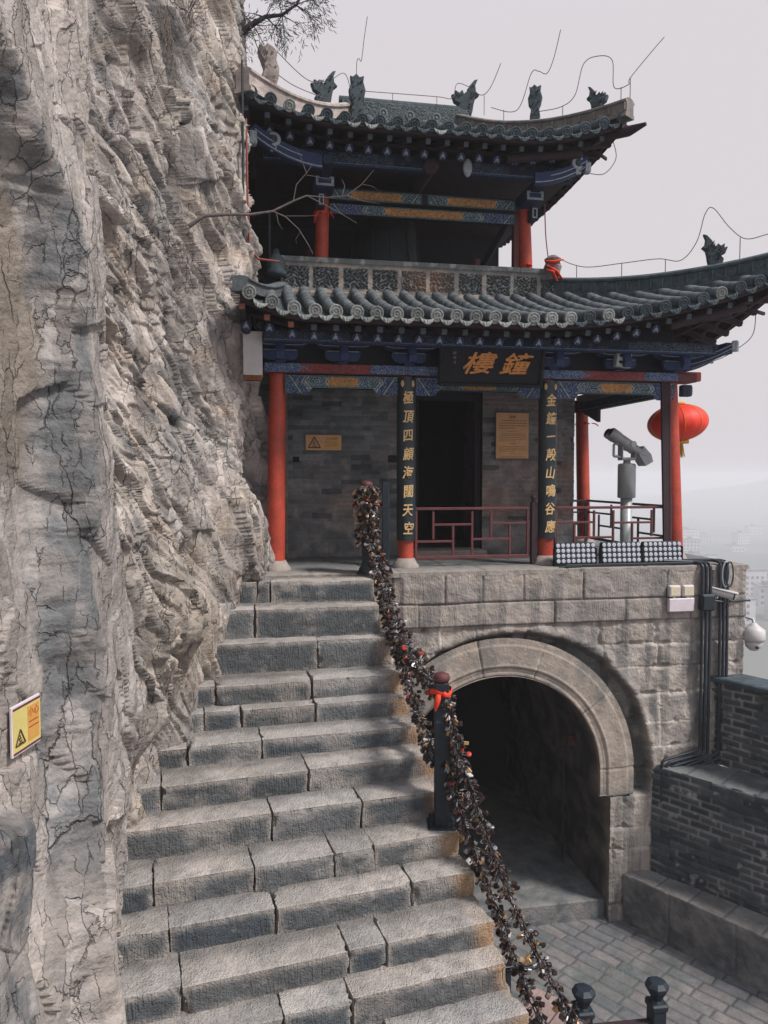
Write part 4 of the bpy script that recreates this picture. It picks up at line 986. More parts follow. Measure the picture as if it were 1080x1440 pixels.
# horizontal top ridge of the upper roof with ring ornaments
def carved(name, parent, p0, p1, z0, z1, kind, mt, seed, th=.12):
    L = math.hypot(p1[0]-p0[0], p1[1]-p0[1]); st = .011; nx = int(L/st); nz = int((z1-z0)/st)+2
    X, Z = np.meshgrid(np.linspace(0, L, nx), np.linspace(0, z1-z0, nz)); H = z1-z0
    if kind == 'rings':
        fx = (X % .42)-.21; r = np.hypot(fx, Z-H*.5); rel = .02*sst(.014, .006, np.abs(r-.055)) + .015*sst(.03, .02, r)
        rel += .012*sst(.5, .8, swirl(X, Z, 12, seed))*sst(.09, .11, r); C = mixc((.09, .115, .125), (.17, .18, .18), sst(0, .02, rel))
    else:
        cell = .40; fx = X % cell; pan = (fx > .03) & (fx < cell-.03) & (Z > H*.24) & (Z < H*.78)
        n = fbm2(X*1.2, Z*0, seed, 2)
        w = swirl(X+.03*np.sin(Z*40), Z+.02*np.sin(X*30), 8.5, seed)
        rel = np.where(pan, -.016+.030*sst(-.25, .55, w), .0)
        C = mixc((.055, .07, .078), (.19, .20, .20), sst(-.1, .8, w))
        edge_c = mixc((.42, .36, .31), (.25, .24, .225), sst(-.3, .3, fbm2(X*5, Z*5, seed+3, 3)))
        C = np.where(pan[..., None], C, edge_c)
        C = mixc(C, (.42, .25, .17), pan*np.exp(-((X-2.0)/.28)**2)*.5)
        cap = Z > H*.86; rel = np.where(cap, .035, rel); C = np.where(cap[..., None], mixc((.15, .165, .165), (.32, .33, .32), sst(0, .5, fbm2(X*12, Z*12, seed+4, 3))), C)
        low = Z < H*.14; rel = np.where(low, .05, rel); C = np.where(low[..., None], mixc((.36, .32, .28), (.18, .18, .17), sst(-.2, .3, fbm2(X*7, Z*9, seed+5, 3))), C)
        rel = rel+.006*fbm2(X*18, Z*18, seed+6, 3)
        jc = np.exp(-(((X+.1) % .31)/.006)**2)*(cap | low); rel = rel-.012*jc; C = mixc(C, (.05, .05, .05), jc*.6)
    nrm = np.array(((p1[1]-p0[1])/L, -(p1[0]-p0[0])/L))
    P = np.stack([p0[0]+(p1[0]-p0[0])*X/L+nrm[0]*rel, p0[1]+(p1[1]-p0[1])*X/L+nrm[1]*rel, z0+Z], -1)
    # close the top and back
    top = P[-1:].copy(); top[..., 0] -= nrm[0]*(th); top[..., 1] -= nrm[1]*th; bot = top.copy(); bot[..., 2] = z0
    P = np.concatenate([P, top, bot]); C = np.concatenate([C, C[-1:], C[-1:]])
    return grid_obj(name, P, np.clip(C, .01, .6), mt, parent)
zr = UPR.P(2.1, 2.52).z
carved('main_ridge', rup, (1.12, 2.44), (3.12, 2.44), zr-.05, zr+.27, 'rings', M['rough'], 501, .16)
mb = MB(); mb.tube([(1.08, 2.52, zr+.28), (3.16, 2.52, zr+.28)], .075, 12); mb.obj('ridge_cap', M['tiledark'], rup)
carved('carved_parapet', rlow, (.12, .98), (3.93, .98), LOW.P(2, 1.0).z-.06, 4.04, 'flowers', M['rough'], 510, .16)
carved('carved_parapet', rlow, (3.93, .98), (3.93, 4.0), LOW.P(2, 1.0).z-.06, 4.0, 'flowers', M['rough'], 520, .16)
mb = MB(); mb.lathe([(.13, 0), (.15, .04), (.12, .08), (.13, .16), (.10, .24), (.05, .30), (.03, .36)], 12); mb.obj('corner_tile', M['tiledark'], rlow, (.06, .96, 3.76))
# ornaments on the ridges
def silhouette(name, pts, th, loc, rz, mt, parent, s=1., seed=0):
    mb = MB(); n = len(pts); c = np.mean(pts, 0); V = []; F = []
    lay = [(-th/2, .72), (-th*.36, .95), (0, 1.04), (th*.36, .95), (th/2, .72)]
    for (d, k) in lay:
        for (x, z) in pts:
            # rounds the outline inwards towards the faces
            V.append(((x+(c[0]-x)*(1-k)*.35)*s, d, (z+(c[1]-z)*(1-k)*.35)*s))
    for j in range(len(lay)-1):
        for i in range(n): F.append((j*n+i, j*n+(i+1) % n, (j+1)*n+(i+1) % n, (j+1)*n+i))
    F.append(tuple(range(n))[::-1]); F.append(tuple((len(lay)-1)*n+i for i in range(n)))
    mb.add(V, F)
    rn = random.Random(seed)
    for k in range(14):      # scales, curls
        i = rn.randrange(n); x = (pts[i][0]*.6+c[0]*.4)*s; z = (pts[i][1]*.6+c[1]*.4)*s
        for sd in (-1, 1): mb.tube([(x-.02, sd*th*.5, z-.02), (x, sd*th*.62, z), (x+.015, sd*th*.5, z+.03)], [.006, .014, .004], 5)
    return link(name, recalc(mb.mesh(name, mt)), parent, loc, (0, 0, rz))
DRG = [(-.05, 0), (.13, 0), (.15, .08), (.10, .13), (.17, .17), (.20, .25), (.155, .235), (.16, .30), (.11, .27), (.07, .31), (.05, .26), (.0, .30), (-.02, .36), (-.09, .44), (-.13, .45), (-.10, .38), (-.11, .30), (-.15, .26), (-.10, .22), (-.08, .14), (-.07, .07)]
DRGM = [(-x, z) for x, z in DRG][::-1]
POSTF = [(-.07, 0), (.08, 0), (.09, .12), (.07, .24), (.10, .30), (.12, .40), (.09, .50), (.10, .58), (.04, .56), (.0, .60), (-.05, .56), (-.08, .57), (-.07, .48), (-.10, .40), (-.09, .30), (-.05, .24), (-.07, .12)]
FISH = [(-.08, 0), (.10, 0), (.09, .08), (.12, .18), (.13, .30), (.09, .40), (.11, .50), (.05, .55), (-.02, .58), (-.06, .52), (-.12, .54), (-.14, .46), (-.10, .36), (-.06, .26), (-.10, .16)]
def orn(pts, t, plist, mt, parent, s, rz=0, dz=.22, seed=0):
    p = plist[0].lerp(plist[-1], 0); i = t*(len(plist)-1); k = int(i); p = plist[k].lerp(plist[min(k+1, len(plist)-1)], i-k)
    silhouette('ridge_ornament', pts, .10, p+Vector((0, 0, dz-.02)), rz, mt, parent, s, seed)
silhouette('ridge_ornament', DRGM, .12, (3.1, 2.50, zr+.20), -.1, M['tiledark'], rup, 1.25, 1)
orn(DRGM, .28, pts_l, M['tiledark'], rup, 1.1, .1, .26, 2)
orn(POSTF, .48, pts_r, M['tiledark'], rup, .92, -.4, .2, 3)
orn(DRG, .79, pts_r, M['tiledark'], rup, .8, -.6, .2, 4)
silhouette('ridge_ornament', POSTF, .12, (1.30, 2.2, UPR.P(1.3, 2.2).z+.02), 0, M['tiledark'], rup, 1.15, 5)
orn(FISH, .76, pts_l, M['palestone'], rup, 1.0, .3, .2, 6)
orn(DRG, .66, pts_q, M['tiledark'], rlow, .88, -.4, .30, 7)
# upturned corner beams
def cornerbeam(Rf, u, v, du, dv, parent, L=.9):
    a = Rf.P(u, v, -.16); b = Rf.P(u-du, v+dv, -.22); mb = MB()
    d = (a-b).normalized(); tip = a+d*.22+Vector((0, 0, .05))
    mb.tube([b, b.lerp(a, .5)+Vector((0, 0, -.02)), a, tip], [.085, .085, .07, .025], 6)
    mb.obj('corner_beam', M['maroon'], parent)
cornerbeam(UPR, 4.42, .12, 1.0, 1.5, rup); cornerbeam(LOW, 6.05, -.9, 1.5, 1.4, rlow)

# ---------------------------------------------------------------- UPPER STOREY
def build_upper():
    ucol = [(.68, 1.3), (3.66, 1.3)]
    for (u, v) in ucol:
        column((u, v, 3.80), (u+(.03 if u < 2 else -.05), v, 4.95), .095, M['red'], plinth=False)
    for (u, v) in ((.68, 3.75), (3.62, 3.75)):
        column((u, v, 3.80), (u, v, 4.95), .10, M['dred'], plinth=False)
    mb = MB(); mb.box(-.045, .045, -.05, .05, 0, 1.1, bev=.008); mb.obj('door_post', M['dred'], pav, (3.50, 1.34, 3.80))
    # painted beams, two tiers
    b1 = beam('painted_beam', .80, 3.44, 1.24, 1.36, 4.725, 4.86); paint_on(b1, (.80, 1.236), (3.44, 1.236), 4.728, 4.858, tie_pattern(600, .42, .13))
    b2 = beam('painted_beam', .80, 3.44, 1.20, 1.38, 4.90, 5.07)
    for a, b_ in ((.80, 2.08), (2.16, 3.44)):
        paint_on(b2, (a, 1.195), (b_, 1.195), 4.905, 5.04, tie_pattern(610+int(a), .55, .13))
    # head board over the columns with blue and white square ends
    for u in (.70, 3.62):
        mb = MB(); mb.box(-.13, .13, -.26, .1, -.07, .07, 0, bev=.01); mb.box(-.118, .118, -.268, -.26, -.058, .058, 1); mb.box(-.085, .085, -.274, -.267, -.03, .03, 0)
        mb.obj('beam_end', [M['blue'], M['whitep']], pav, (u, 1.16, 5.02))
        mb = MB(); mb.box(-.05, .05, -.14, .06, -.09, .09, 0, bev=.01); mb.box(-.036, .036, -.147, -.14, -.07, .07, 1); mb.box(-.018, .018, -.151, -.146, -.05, .05, 0)
        mb.obj('beam_end', [M['bluedk'], M['whitep']], pav, (u+(.06 if u > 2 else -.03), 1.2, 4.84))
    # outer eave beam carried on long arms
    e1 = beam('eave_beam', -.1, 2.05, .62, .74, 5.12, 5.30, M['bluedk']); paint_on(e1, (-.1, .615), (2.05, .615), 5.12, 5.30, blue_board(620))
    e2 = beam('eave_beam', 2.55, 4.05, .62, .74, 5.12, 5.30, M['bluedk']); paint_on(e2, (2.55, .615), (4.05, .615), 5.12, 5.30, blue_board(630))
    for u in (2.56, ):
        mb = MB(); mb.lathe([(.06, 0), (.075, .01), (.075, .03), (.04, .035)], 16, 1, T=Matrix.Scale(1.6, 4, (0, 1, 0)) @ Matrix.Scale(.8, 4, (1, 0, 0)))
        mb.obj('carved_boss', [M['blue'], M['whitep']], pav, (u, .62, 5.2), (PI/2, 0, 0))
    for u, dr in ((.02, -1), (4.02, 1)):
        mb = MB(); mb.lathe([(.085, -.02), (.09, .0), (.088, .02), (.07, .026), (.03, .02), (.01, .03)], 20, 1); mb.lathe([(.05, .02), (.05, .03), (.02, .032)], 14, 0)
        mb.box(-.035, .035, -.14, -.085, -.02, .02, 1)
        mb.obj('purlin_end', [M['tiledark'], M['whitep']], pav, (u, .40, 5.28), (PI/2, 0, 0))
    # curved blue arms reaching to the corners
    for u, rz, s in ((3.45, -.12, 1.12), (.62, PI+.12, 1.35)):
        mb = MB(); pts = [(k/10*.62, -.02+.20*(k/10)**2) for k in range(11)]
        pl = pts+[(.67, .24)]+[(x, z+.13) for x, z in pts[::-1]]
        mb.prism([(x*s, z*s) for x, z in pl], -.05, .05, 0)
        for sd in (-.053, .053):
            mb.tube([(x*s, sd, (z+.02)*s) for x, z in pts], .008, 5, 1); mb.tube([(x*s, sd, (z+.08)*s) for x, z in pts[3:]], .007, 5, 1)
        mb.box(.60*s, .67*s, -.055, .055, .13*s, .25*s, 1, bev=.01)
        mb.obj('corner_bracket', [M['blue'], M['whitep']], pav, (u, .50, 5.02), (0, 0, rz))
    for u in (.70, 3.62):
        mb = MB(); mb.box(-.07, .07, -.75, .3, -.06, .06, bev=.01); mb.obj('cantilever_arm', M['bluedk'], pav, (u, 1.2, 5.12))
    mb = MB(); mb.tube([(0, -.5, 0), (0, .8, .05)], .09, 6, 0); mb.lathe([(.12, 0), (.12, .02), (.05, .03)], 6, 0, T=Matrix.Translation((0, -.5, 0)) @ Matrix.Rotation(PI/2, 4, 'X'))
    mb.obj('centre_beam_end', M['maroon'], pav, (2.05, 1.1, 5.18))
    beam('ceiling_board', -.2, 4.2, .75, 4.3, 5.33, 5.36, M['maroon'], bev=0)
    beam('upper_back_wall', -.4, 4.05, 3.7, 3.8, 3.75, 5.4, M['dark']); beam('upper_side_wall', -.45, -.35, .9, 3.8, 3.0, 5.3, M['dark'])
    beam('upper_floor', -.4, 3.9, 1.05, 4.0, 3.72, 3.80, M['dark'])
    mb = MB(); mb.tube([(3.35, 1.3, 4.75), (3.2, 3.2, 4.0)], .05, 6); mb.obj('brace', M['dark'], pav)
    # tall rail post seen over the parapet
    mb = MB(); mb.box(-.012, .012, -.012, .012, 0, .75); mb.obj('thin_post', M['postm'], pav, (-.02, 1.05, 3.9))
build_upper()
# bell inside the upper storey
mb = MB(); mb.lathe([(.02, 1.25), (.10, 1.27), (.30, 1.24), (.45, 1.12), (.50, .9), (.53, .6), (.58, .3), (.66, .08), (.70, 0), (.66, -.02), (.60, .02)], 36)
mb.tube([(-.08, 0, 1.25), (-.08, 0, 1.36), (0, 0, 1.40), (.08, 0, 1.36), (.08, 0, 1.25)], .03, 8)
for k in range(12):
    a = 2*PI*k/12; mb.tube([(.505*math.cos(a), .505*math.sin(a), .92), (.535*math.cos(a), .535*math.sin(a), .62), (.60*math.cos(a), .60*math.sin(a), .3)], .008, 5)
o = mb.obj('bell', M['bronze'], None, W(1.75, 2.3, 3.84), (0, 0, ANG)); tag(o, 'large dark bronze bell in the shadow of the upper storey', 'bell')

# ---------------------------------------------------------------- RAILINGS (parts of the pavilion)
def lattice(L, mirror=False, flip=False):
    mb = MB(); z0, z1 = .12, .72
    def px(x): t = (x-95)/705; t = 1-t if mirror else t; return t*L
    def pz(y): return z1-(y-985)/285*(z1-z0)
    def V(x, ya, yb): c = px(x); mb.box(c-.014, c+.014, -.014, .014, pz(yb), pz(ya), bev=.003)
    def H(y, xa, xb): a, b = sorted((px(xa), px(xb))); mb.box(a, b, -.0135, .0135, pz(y)-.014, pz(y)+.014, bev=.003)
    mb.box(0, L, -.022, .022, z1-.012, z1+.022, bev=.005); mb.box(0, L, -.02, .02, z0-.03, z0+.012, bev=.005)
    V(207, 1000, 1165); V(445, 1000, 1262); V(328, 1085, 1262); V(562, 1000, 1160); V(680, 1085, 1262)
    H(1078, 212, 440); H(1178, 100, 323); H(1168, 450, 676); H(1073, 568, 795)
    mb.box(-.0, .032, -.018, .018, z0, z1-.02, bev=.004); mb.box(L-.032, L, -.018, .018, z0, z1-.02, bev=.004)
    return mb
def railing(p, rz, L, mirror=False, mt='dred'):
    return lattice(L, mirror).obj('railing', M[mt], pav, (p[0], p[1], 0), (0, 0, rz))
railing((1.72, -.01), 0, 1.50); railing((3.57, -.01), 0, 1.62, True)
railing((4.40, 2.55), 0, .82, mt='maroon'); railing((5.27, .12), PI/2, 2.5, mt='maroon')
for u, v in ((3.28, -.02), (5.16, -.04)):
    mb = MB(); mb.box(-.035, .035, -.035, .035, .0, .80, bev=.006); mb.lathe([(.04, .80), (.02, .82), (.042, .85), (.035, .88), (.01, .90)], 10); mb.obj('railing_post', M['maroon'], pav, (u, v, 0))

# ================================================================== HANGING BOARDS
def couplet(u, chars, lab):
    t = empty('couplet_board', W(u, -.115, .34), ANG, lab, 'couplet board', 'carved couplet boards on the two middle columns')
    mb = MB(); n = 14; r = .125; V = []; F = []
    for z in (0, 2.0):
        for k in range(n+1):
            a = math.radians(-75+150*k/n); V.append((r*math.sin(a), -r*math.cos(a)+.11, z))
        for k in range(n+1):
            a = math.radians(75-150*k/n); V.append(((r-.018)*math.sin(a), -(r-.018)*math.cos(a)+.11, z))
    m = 2*(n+1)
    for k in range(m): F.append((k, (k+1) % m, m+(k+1) % m, m+k))
    F.append(tuple(range(m))[::-1]); F.append(tuple(range(m, 2*m)))
    mb.add(V, F, 0, False); link('board', recalc(mb.mesh('board', M['couplet'])), t)
    mb = MB(); n = len(chars); 
    for k, ch in enumerate(chars):
        z = 1.74-k*(1.60/(n-1))
        T = Matrix.Translation((0.006*math.sin(k*3), .11-r-.006, z)) @ Matrix.Rotation(.06*math.sin(k*2.1), 4, 'Y') @ TXT
        text_mb(mb, ch, .165 if ch != '一' else .15, T, 0, .003, .80, .10, wob=.012)
    mb.obj('gold_lettering', M['gold'], t)
    for x in (-.065, .065):
        mb = MB(); mb.lathe([(.004, 0), (.018, .02), (.022, .04), (.016, .07), (.004, .085)], 10); mb.obj('gold_knob', M['gold'], t, (x, -.002, 1.88))
couplet(COLU[1], '極頂四顧海闊天空', 'black half-round board with gold characters on the column left of the dark doorway')
couplet(COLU[2], '金鐘一殸山鳴谷應', 'black half-round board with gold characters on the column right of the tan notice')
t = empty('side_board', W(5.13, -.06, .12), ANG+.0, 'dark maroon flat board fixed along the corner column behind the lantern', 'board')
mb = MB(); mb.prism([(-.045, 0), (.04, 0), (-.045+.03, 2.25), (-.13, 2.25)], -.02, .02); link('panel', recalc(mb.mesh('panel', M['maroon'])), t)
mb = MB(); mb.prism([(.04, 0), (.055, 0), (-.0, 2.25), (-.015, 2.25)], -.026, .026); link('edge_strip', recalc(mb.mesh('edge_strip', M['dred'])), t)
# plaque
t = empty('name_plaque', W(2.60, -.30, 2.26), ANG, 'black name plaque with two gold characters hung under the lower eave', 'plaque'); t.rotation_euler = (math.radians(14), 0, ANG)
mb = MB(); mb.box(-.62, .62, 0, .05, 0, .46, bev=.01); mb.obj('board', M['black'], t)
mb = MB()
for a in ((-.66, .66, -.03, .055, -.035, .0), (-.66, .66, -.03, .055, .46, .50), (-.66, -.62, -.03, .055, 0, .46), (.62, .66, -.03, .055, 0, .46)): mb.box(*a, bev=.01)
mb.obj('frame', M['black'], t)
mb = MB()
text_mb(mb, '樓', .27, Matrix.Translation((-.20, -.006, .225)) @ TXT, 0, .008, 1.45, .30, wob=.012)
text_mb(mb, '鐘', .27, Matrix.Translation((.27, -.006, .225)) @ TXT, 0, .008, 1.35, .30, wob=.012)
mb.obj('gold_lettering', M['goldor'], t)
mb = MB(); 
for k in range(3): mb.box(-.50+.01*k, -.455, -.006, 0, .34-.055*k, .375-.055*k, bev=.003)
mb.obj('signature', M['signedge'], t)

# ================================================================== SIGNS
def slip_sign(mb, w, h, ox, oz):
    """triangle with a falling figure, left; text field right"""
    tri = lambda s: [(ox-w*.27-s*.5, oz-h*.32), (ox-w*.27+s*.5, oz-h*.32), (ox-w*.27, oz-h*.32+s*.88)]
def warning(name, loc, rz, w, h, lab, lines, ymat, omat, edge, title, ux=0.):
    t = empty(name, loc, rz, lab, 'sign')
    mb = MB(); mb.box(-w/2, w/2, 0, .014, -h/2, h/2, bev=.003); mb.obj('plate', M[edge], t)
    mb = MB(); mb.box(-w/2+.006, w/2-.004, -.002, .001, -h/2+h*.06, h/2-h*.06); mb.obj('face', M[ymat], t)
    mb = MB(); mb.box(.02*w, w*.43, -.004, -.0022, -h*.34, h*.36); mb.obj('text_field', M[omat], t)
    mb = MB(); s = min(w*.33, h*.72); cx = -w*.25; zb = -h*.30; hh = s*.88; k = s*.09
    P3 = [(cx-s/2, zb), (cx+s/2, zb), (cx, zb+hh)]
    for i in range(3):
        a, b = P3[i], P3[(i+1) % 3]; mb.tube([(a[0], -.004, a[1]), (b[0], -.004, b[1])], k*.5, 6)
    mb.lathe([(.001, -.001), (s*.06, 0), (.001, .001)], 8, T=Matrix.Translation((cx-s*.02, -.005, zb+hh*.58)) @ Matrix.Rotation(PI/2, 4, 'X'))
    for a, b in (((.0, .5), (-.12, .30)), ((-.12, .30), (.05, .2)), ((.05, .2), (.16, .28)), ((-.02, .42), (.10, .40)), ((-.02, .42), (-.16, .42)), ((-.2, .12), (.26, .1))):
        mb.tube([(cx+a[0]*s, -.005, zb+a[1]*hh), (cx+b[0]*s, -.005, zb+b[1]*hh)], s*.028, 5)
    mb.obj('pictogram', M['ink'], t)
    mb = MB(); text_mb(mb, title, h*.155 if len(title) > 2 else h*.2, Matrix.Translation((w*.225, -.0045, h*.22)) @ TXT, 0, .0006)
    for j in range(lines):
        x = w*.05
        rr = random.Random(j+3)
        while x < w*.39:
            ww = rr.uniform(.012, .05)*w; mb.box(x, min(x+ww, w*.40), -.0052, -.0044, h*(.03-.11*j)-.003*h, h*(.03-.11*j)+.022*h); x += ww+.012*w
    mb.obj('lettering', M['ink' if edge == 'signedge' else 'inkr'], t)
    return t
p = W(.694, 1.165, 1.595)
warning('warning_sign', p, ANG, .50, .235, 'small orange slip warning sign with black triangle on the grey brick wall', 3, 'signt', 'signo', 'signedge', '小心地滑')
# the cliff sign
ps = [Vector((-1.60, 3.14, .03)), Vector((-1.57, 3.32, .03))]
t = warning('warning_sign', (cliff_x(3.64, -.11, .11)+.01, 3.64, -.11), math.radians(86), .255, .25, 'bright yellow warning sign fastened to the cliff face at lower left', 2, 'signy', 'signo', 'signw', '小心')
mb = MB(); mb.box(-.121, .123, -.004, -.0015, .104, .114); mb.box(-.121, .123, -.004, -.0015, -.114, -.104); mb.obj('border_stripe', M['dred'], t)
# notice
t = empty('notice_board', W(3.41, 1.16, 1.715), ANG, 'tan notice board with fine brown text on brick wall right of the doorway', 'notice board')
mb = MB(); mb.box(-.25, .25, 0, .022, -.345, .345, bev=.004); mb.obj('backing', M['signedge'], t)
mb = MB(); mb.box(-.242, .246, -.003, .001, -.325, .325); mb.obj('face', M['signt'], t)
mb = MB(); text_mb(mb, '鐘樓', .045, Matrix.Translation((0, -.0035, .265)) @ TXT, 0, .0006); mb.obj('heading', M['ink'], t)
rr = random.Random(4); z = .215
for j, (n, a, b, s) in enumerate([(4, -.2, .2, .020), (1, -.06, .05, .014), (5, -.2, .2, .013), (1, -.04, .04, .018), (4, -.2, .2, .012), (1, -.03, .03, .014), (3, -.2, .2, .010)]):
    mb = MB()
    for q in range(n):
        x = a+(.035 if q == 0 and n > 1 else 0)
        e = b if q < n-1 or n == 1 else b*.2
        while x < e:
            ww = rr.uniform(.6, 1.1)*s*.75; mb.box(x, x+ww, -.0042, -.0034, z-s*.35, z+s*.25); x += ww+s*.45
        z -= s*1.75 if s > .015 else s*1.9
    z -= .012; mb.obj('paragraph', M['ink'], t)

# ================================================================== EQUIPMENT
def flood(u, lab):
    t = empty('floodlight', W(u, -.33, .03), ANG, lab, 'floodlight', 'led floodlights along the terrace edge')
    T = Matrix.Rotation(-.12, 4, 'X')
    mb = MB(); mb.box(-.265, .265, 0, .07, 0, .27, bev=.012, T=T)
    for k in range(14): mb.box(-.25+k*.037, -.243+k*.037, .07, .10, .02, .25, T=T)
    mb.obj('housing', M['metaldk'], t)
    mb = MB()
    for i in range(8):
        for j in range(4):
            mb.lathe([(.027, 0), (.026, .003), (.020, .004), (.006, .005)], 12, T=T @ Matrix.Translation((-.235+.067*i, -.002, .037+.065*j)) @ Matrix.Rotation(PI/2, 4, 'X'))
    l = mb.obj('led_cell', M['led'], t); l['kind'] = 'stuff' if False else ''
    del l['kind']
    mb = MB(); mb.box(-.28, -.268, .0, .08, -.03, .2, bev=.003); mb.box(.268, .28, .0, .08, -.03, .2, bev=.003); mb.box(-.28, .28, -.01, .09, -.034, -.022, bev=.003); mb.obj('bracket', M['metaldk'], t)
flood(3.73, 'dark floodlight with rows of round white lenses, nearest the couplet column'); flood(4.35, 'dark floodlight with rows of round white lenses, middle of three on the terrace edge'); flood(4.92, 'dark floodlight with rows of round white lenses, at the foot of the corner column')
mb = MB(); mb.box(0, 1.75, -.02, .03, -.012, .018, bev=.004); mb.box(-.1, .2, -.05, -.02, -.012, .006, bev=.003)
o = mb.obj('cable_tray', M['metaldk'], None, W(3.55, -.42, .02), (0, 0, ANG)); tag(o, 'low dark metal tray running along the terrace edge under the floodlights', 'cable tray')

# telescope
t = empty('viewing_telescope', W(5.0, .8, 0), ANG, 'grey coin-operated viewing telescope on a pedestal behind the railing', 'telescope')
mb = MB(); mb.lathe([(.16, 0), (.16, .02), (.085, .03), (.08, .05), (.082, .82)], 24); mb.obj('pedestal', M['greym'], t)
mb = MB(); mb.lathe([(.10, .82), (.125, .83), (.125, 1.28), (.115, 1.31), (.05, 1.32), (.05, 1.38)], 28); mb.obj('coin_box', M['greym'], t)
mb = MB(); mb.box(-.10, .10, -.07, .07, 1.36, 1.40, bev=.01); mb.box(-.11, -.09, -.07, .07, 1.36, 1.58, bev=.006); mb.box(.09, .11, -.07, .07, 1.36, 1.58, bev=.006); mb.tube([(-.22, -.03, 1.42), (-.22, -.03, 1.58), (-.12, -.03, 1.6)], .02, 8); mb.tube([(-.22, -.03, 1.42), (-.08, -.03, 1.40)], .02, 8)
mb.obj('yoke', M['greym'], t)
T = Matrix.Translation((0, 0, 1.58)) @ Matrix.Rotation(math.radians(32), 4, 'Y')
mb = MB()
for y in (-.062, .062):
    mb.tube([(x, y, 0) for x in (-.34, -.325, -.20, -.19, .05, .06, .26, .34)], [.062, .074, .076, .068, .070, .060, .055, .046], 20, T=T)
mb.box(-.22, .14, -.06, .06, -.07, .04, T=T, bev=.02); mb.tube([(.02, -.14, .02), (.02, .14, .02)], .045, 14, T=T)
mb.obj('binocular_body', M['greym'], t)
mb = MB()
for y in (-.062, .062): mb.lathe([(.058, -.003), (.056, .003), (.02, .006)], 18, T=T @ Matrix.Translation((-.342, y, 0)) @ Matrix.Rotation(-PI/2, 4, 'Y'))
mb.obj('lens', M['lens'], t)
mb = MB(); mb.prism([(.18, -.05), (.36, -.13), (.42, -.02), (.34, .05), (.18, .09)], -.11, .11, T=T); link('eye_shield', recalc(mb.mesh('eye_shield', M['greym'])), t)

# lantern
t = empty('red_lantern', W(5.70, .62, 1.62), ANG, 'round red paper lantern with gold ribs hanging behind the corner column', 'lantern'); t.rotation_euler = (0, math.radians(-7), ANG)
mb = MB(); V = []; n = 60; prof = []
for k in range(1, 22):
    a = -PI/2+PI*k/22; prof.append((math.cos(a), math.sin(a)))
for c, s_ in prof:
    for j in range(n):
        an = 2*PI*j/n; rib = 1-.012*(1-abs(math.cos(an*10/1.0/1.0*0.5*1.0*1.0)))**.0*0-.014*abs(math.sin(an*10)); V.append((.405*c*rib*math.cos(an), .405*c*rib*math.sin(an), .27+.262*s_))
F = [(i*n+j, i*n+(j+1) % n, (i+1)*n+(j+1) % n, (i+1)*n+j) for i in range(len(prof)-1) for j in range(n)]
mb.add(V, F, 0, True); mb.obj('paper_globe', M['lantern'], t)
mb = MB()
for j in range(10):
    an = 2*PI*j/10; mb.tube([((.408)*c*math.cos(an), .408*c*math.sin(an), .27+.264*s_) for c, s_ in prof], .0035, 5)
mb.obj('gold_rib', M['yellow'], t)
mb = MB(); mb.lathe([(.12, .525), (.125, .53), (.125, .555), (.10, .56)], 24); mb.obj('top_cap', M['yellow'], t)
mb = MB(); mb.lathe([(.10, -.03), (.13, -.015), (.13, .01), (.11, .018)], 24); mb.obj('bottom_cap', M['yellow'], t)
mb = MB(); rr = random.Random(2)
for k in range(46):
    a = rr.uniform(0, 6.28); r = rr.uniform(.005, .045); x, y = r*math.cos(a), r*math.sin(a)
    L = rr.uniform(.13, .22); mb.tube([(x, y, -.02), (x*1.15, y*1.15, -.02-L*.5), (x*1.4+rr.uniform(-.01, .01), y*1.4, -.02-L)], .004, 4)
for k in range(60):
    a = 2*PI*k/60; mb.tube([(.12*math.cos(a), .12*math.sin(a), 0), (.125*math.cos(a), .125*math.sin(a), -.035)], .004, 4)
mb.obj('tassel', M['yellow'], t)
mb = MB(); mb.tube([(0, 0, .555), (0, 0, 1.15)], .006, 6); mb.obj('cord', M['redwire'], t)

# emergency twin lamp
t = empty('emergency_light', W(5.03, -.535, -.40), ANG, 'twin-headed square emergency lamp on the stone wall beside the conduits', 'emergency light')
mb = MB(); mb.box(-.175, .175, -.06, .0, -.17, .0, bev=.01); mb.obj('battery_box', M['signw'], t)
for x in (-.095, .09):
    mb = MB(); mb.box(-.08, .08, -.06, .0, .02, .165, bev=.012); mb.box(-.02, .02, -.045, -.01, -.01, .03); h = mb.obj('lamp_head', M['white'], t, (x, 0, 0))
    mb = MB(); mb.box(-.062, .062, -.066, -.055, .035, .15, bev=.004); mb.obj('lamp_glass', M['lampglass'], h)
# junction box
t = empty('junction_box', W(5.36, -.56, -.46), ANG, 'grey-green junction box clamped over the left conduits', 'junction box')
mb = MB(); mb.box(-.09, .09, -.10, .0, -.10, .11, bev=.012); mb.obj('box', M['postm'], t)
mb = MB(); mb.box(-.08, .08, -.112, -.10, -.085, .095, bev=.006); mb.obj('lid', M['metaldk'], t)
mb = MB(); mb.tube([(.09, -.05, .02), (.28, -.06, .0)], .012, 8); mb.obj('arm', M['conduit'], t)
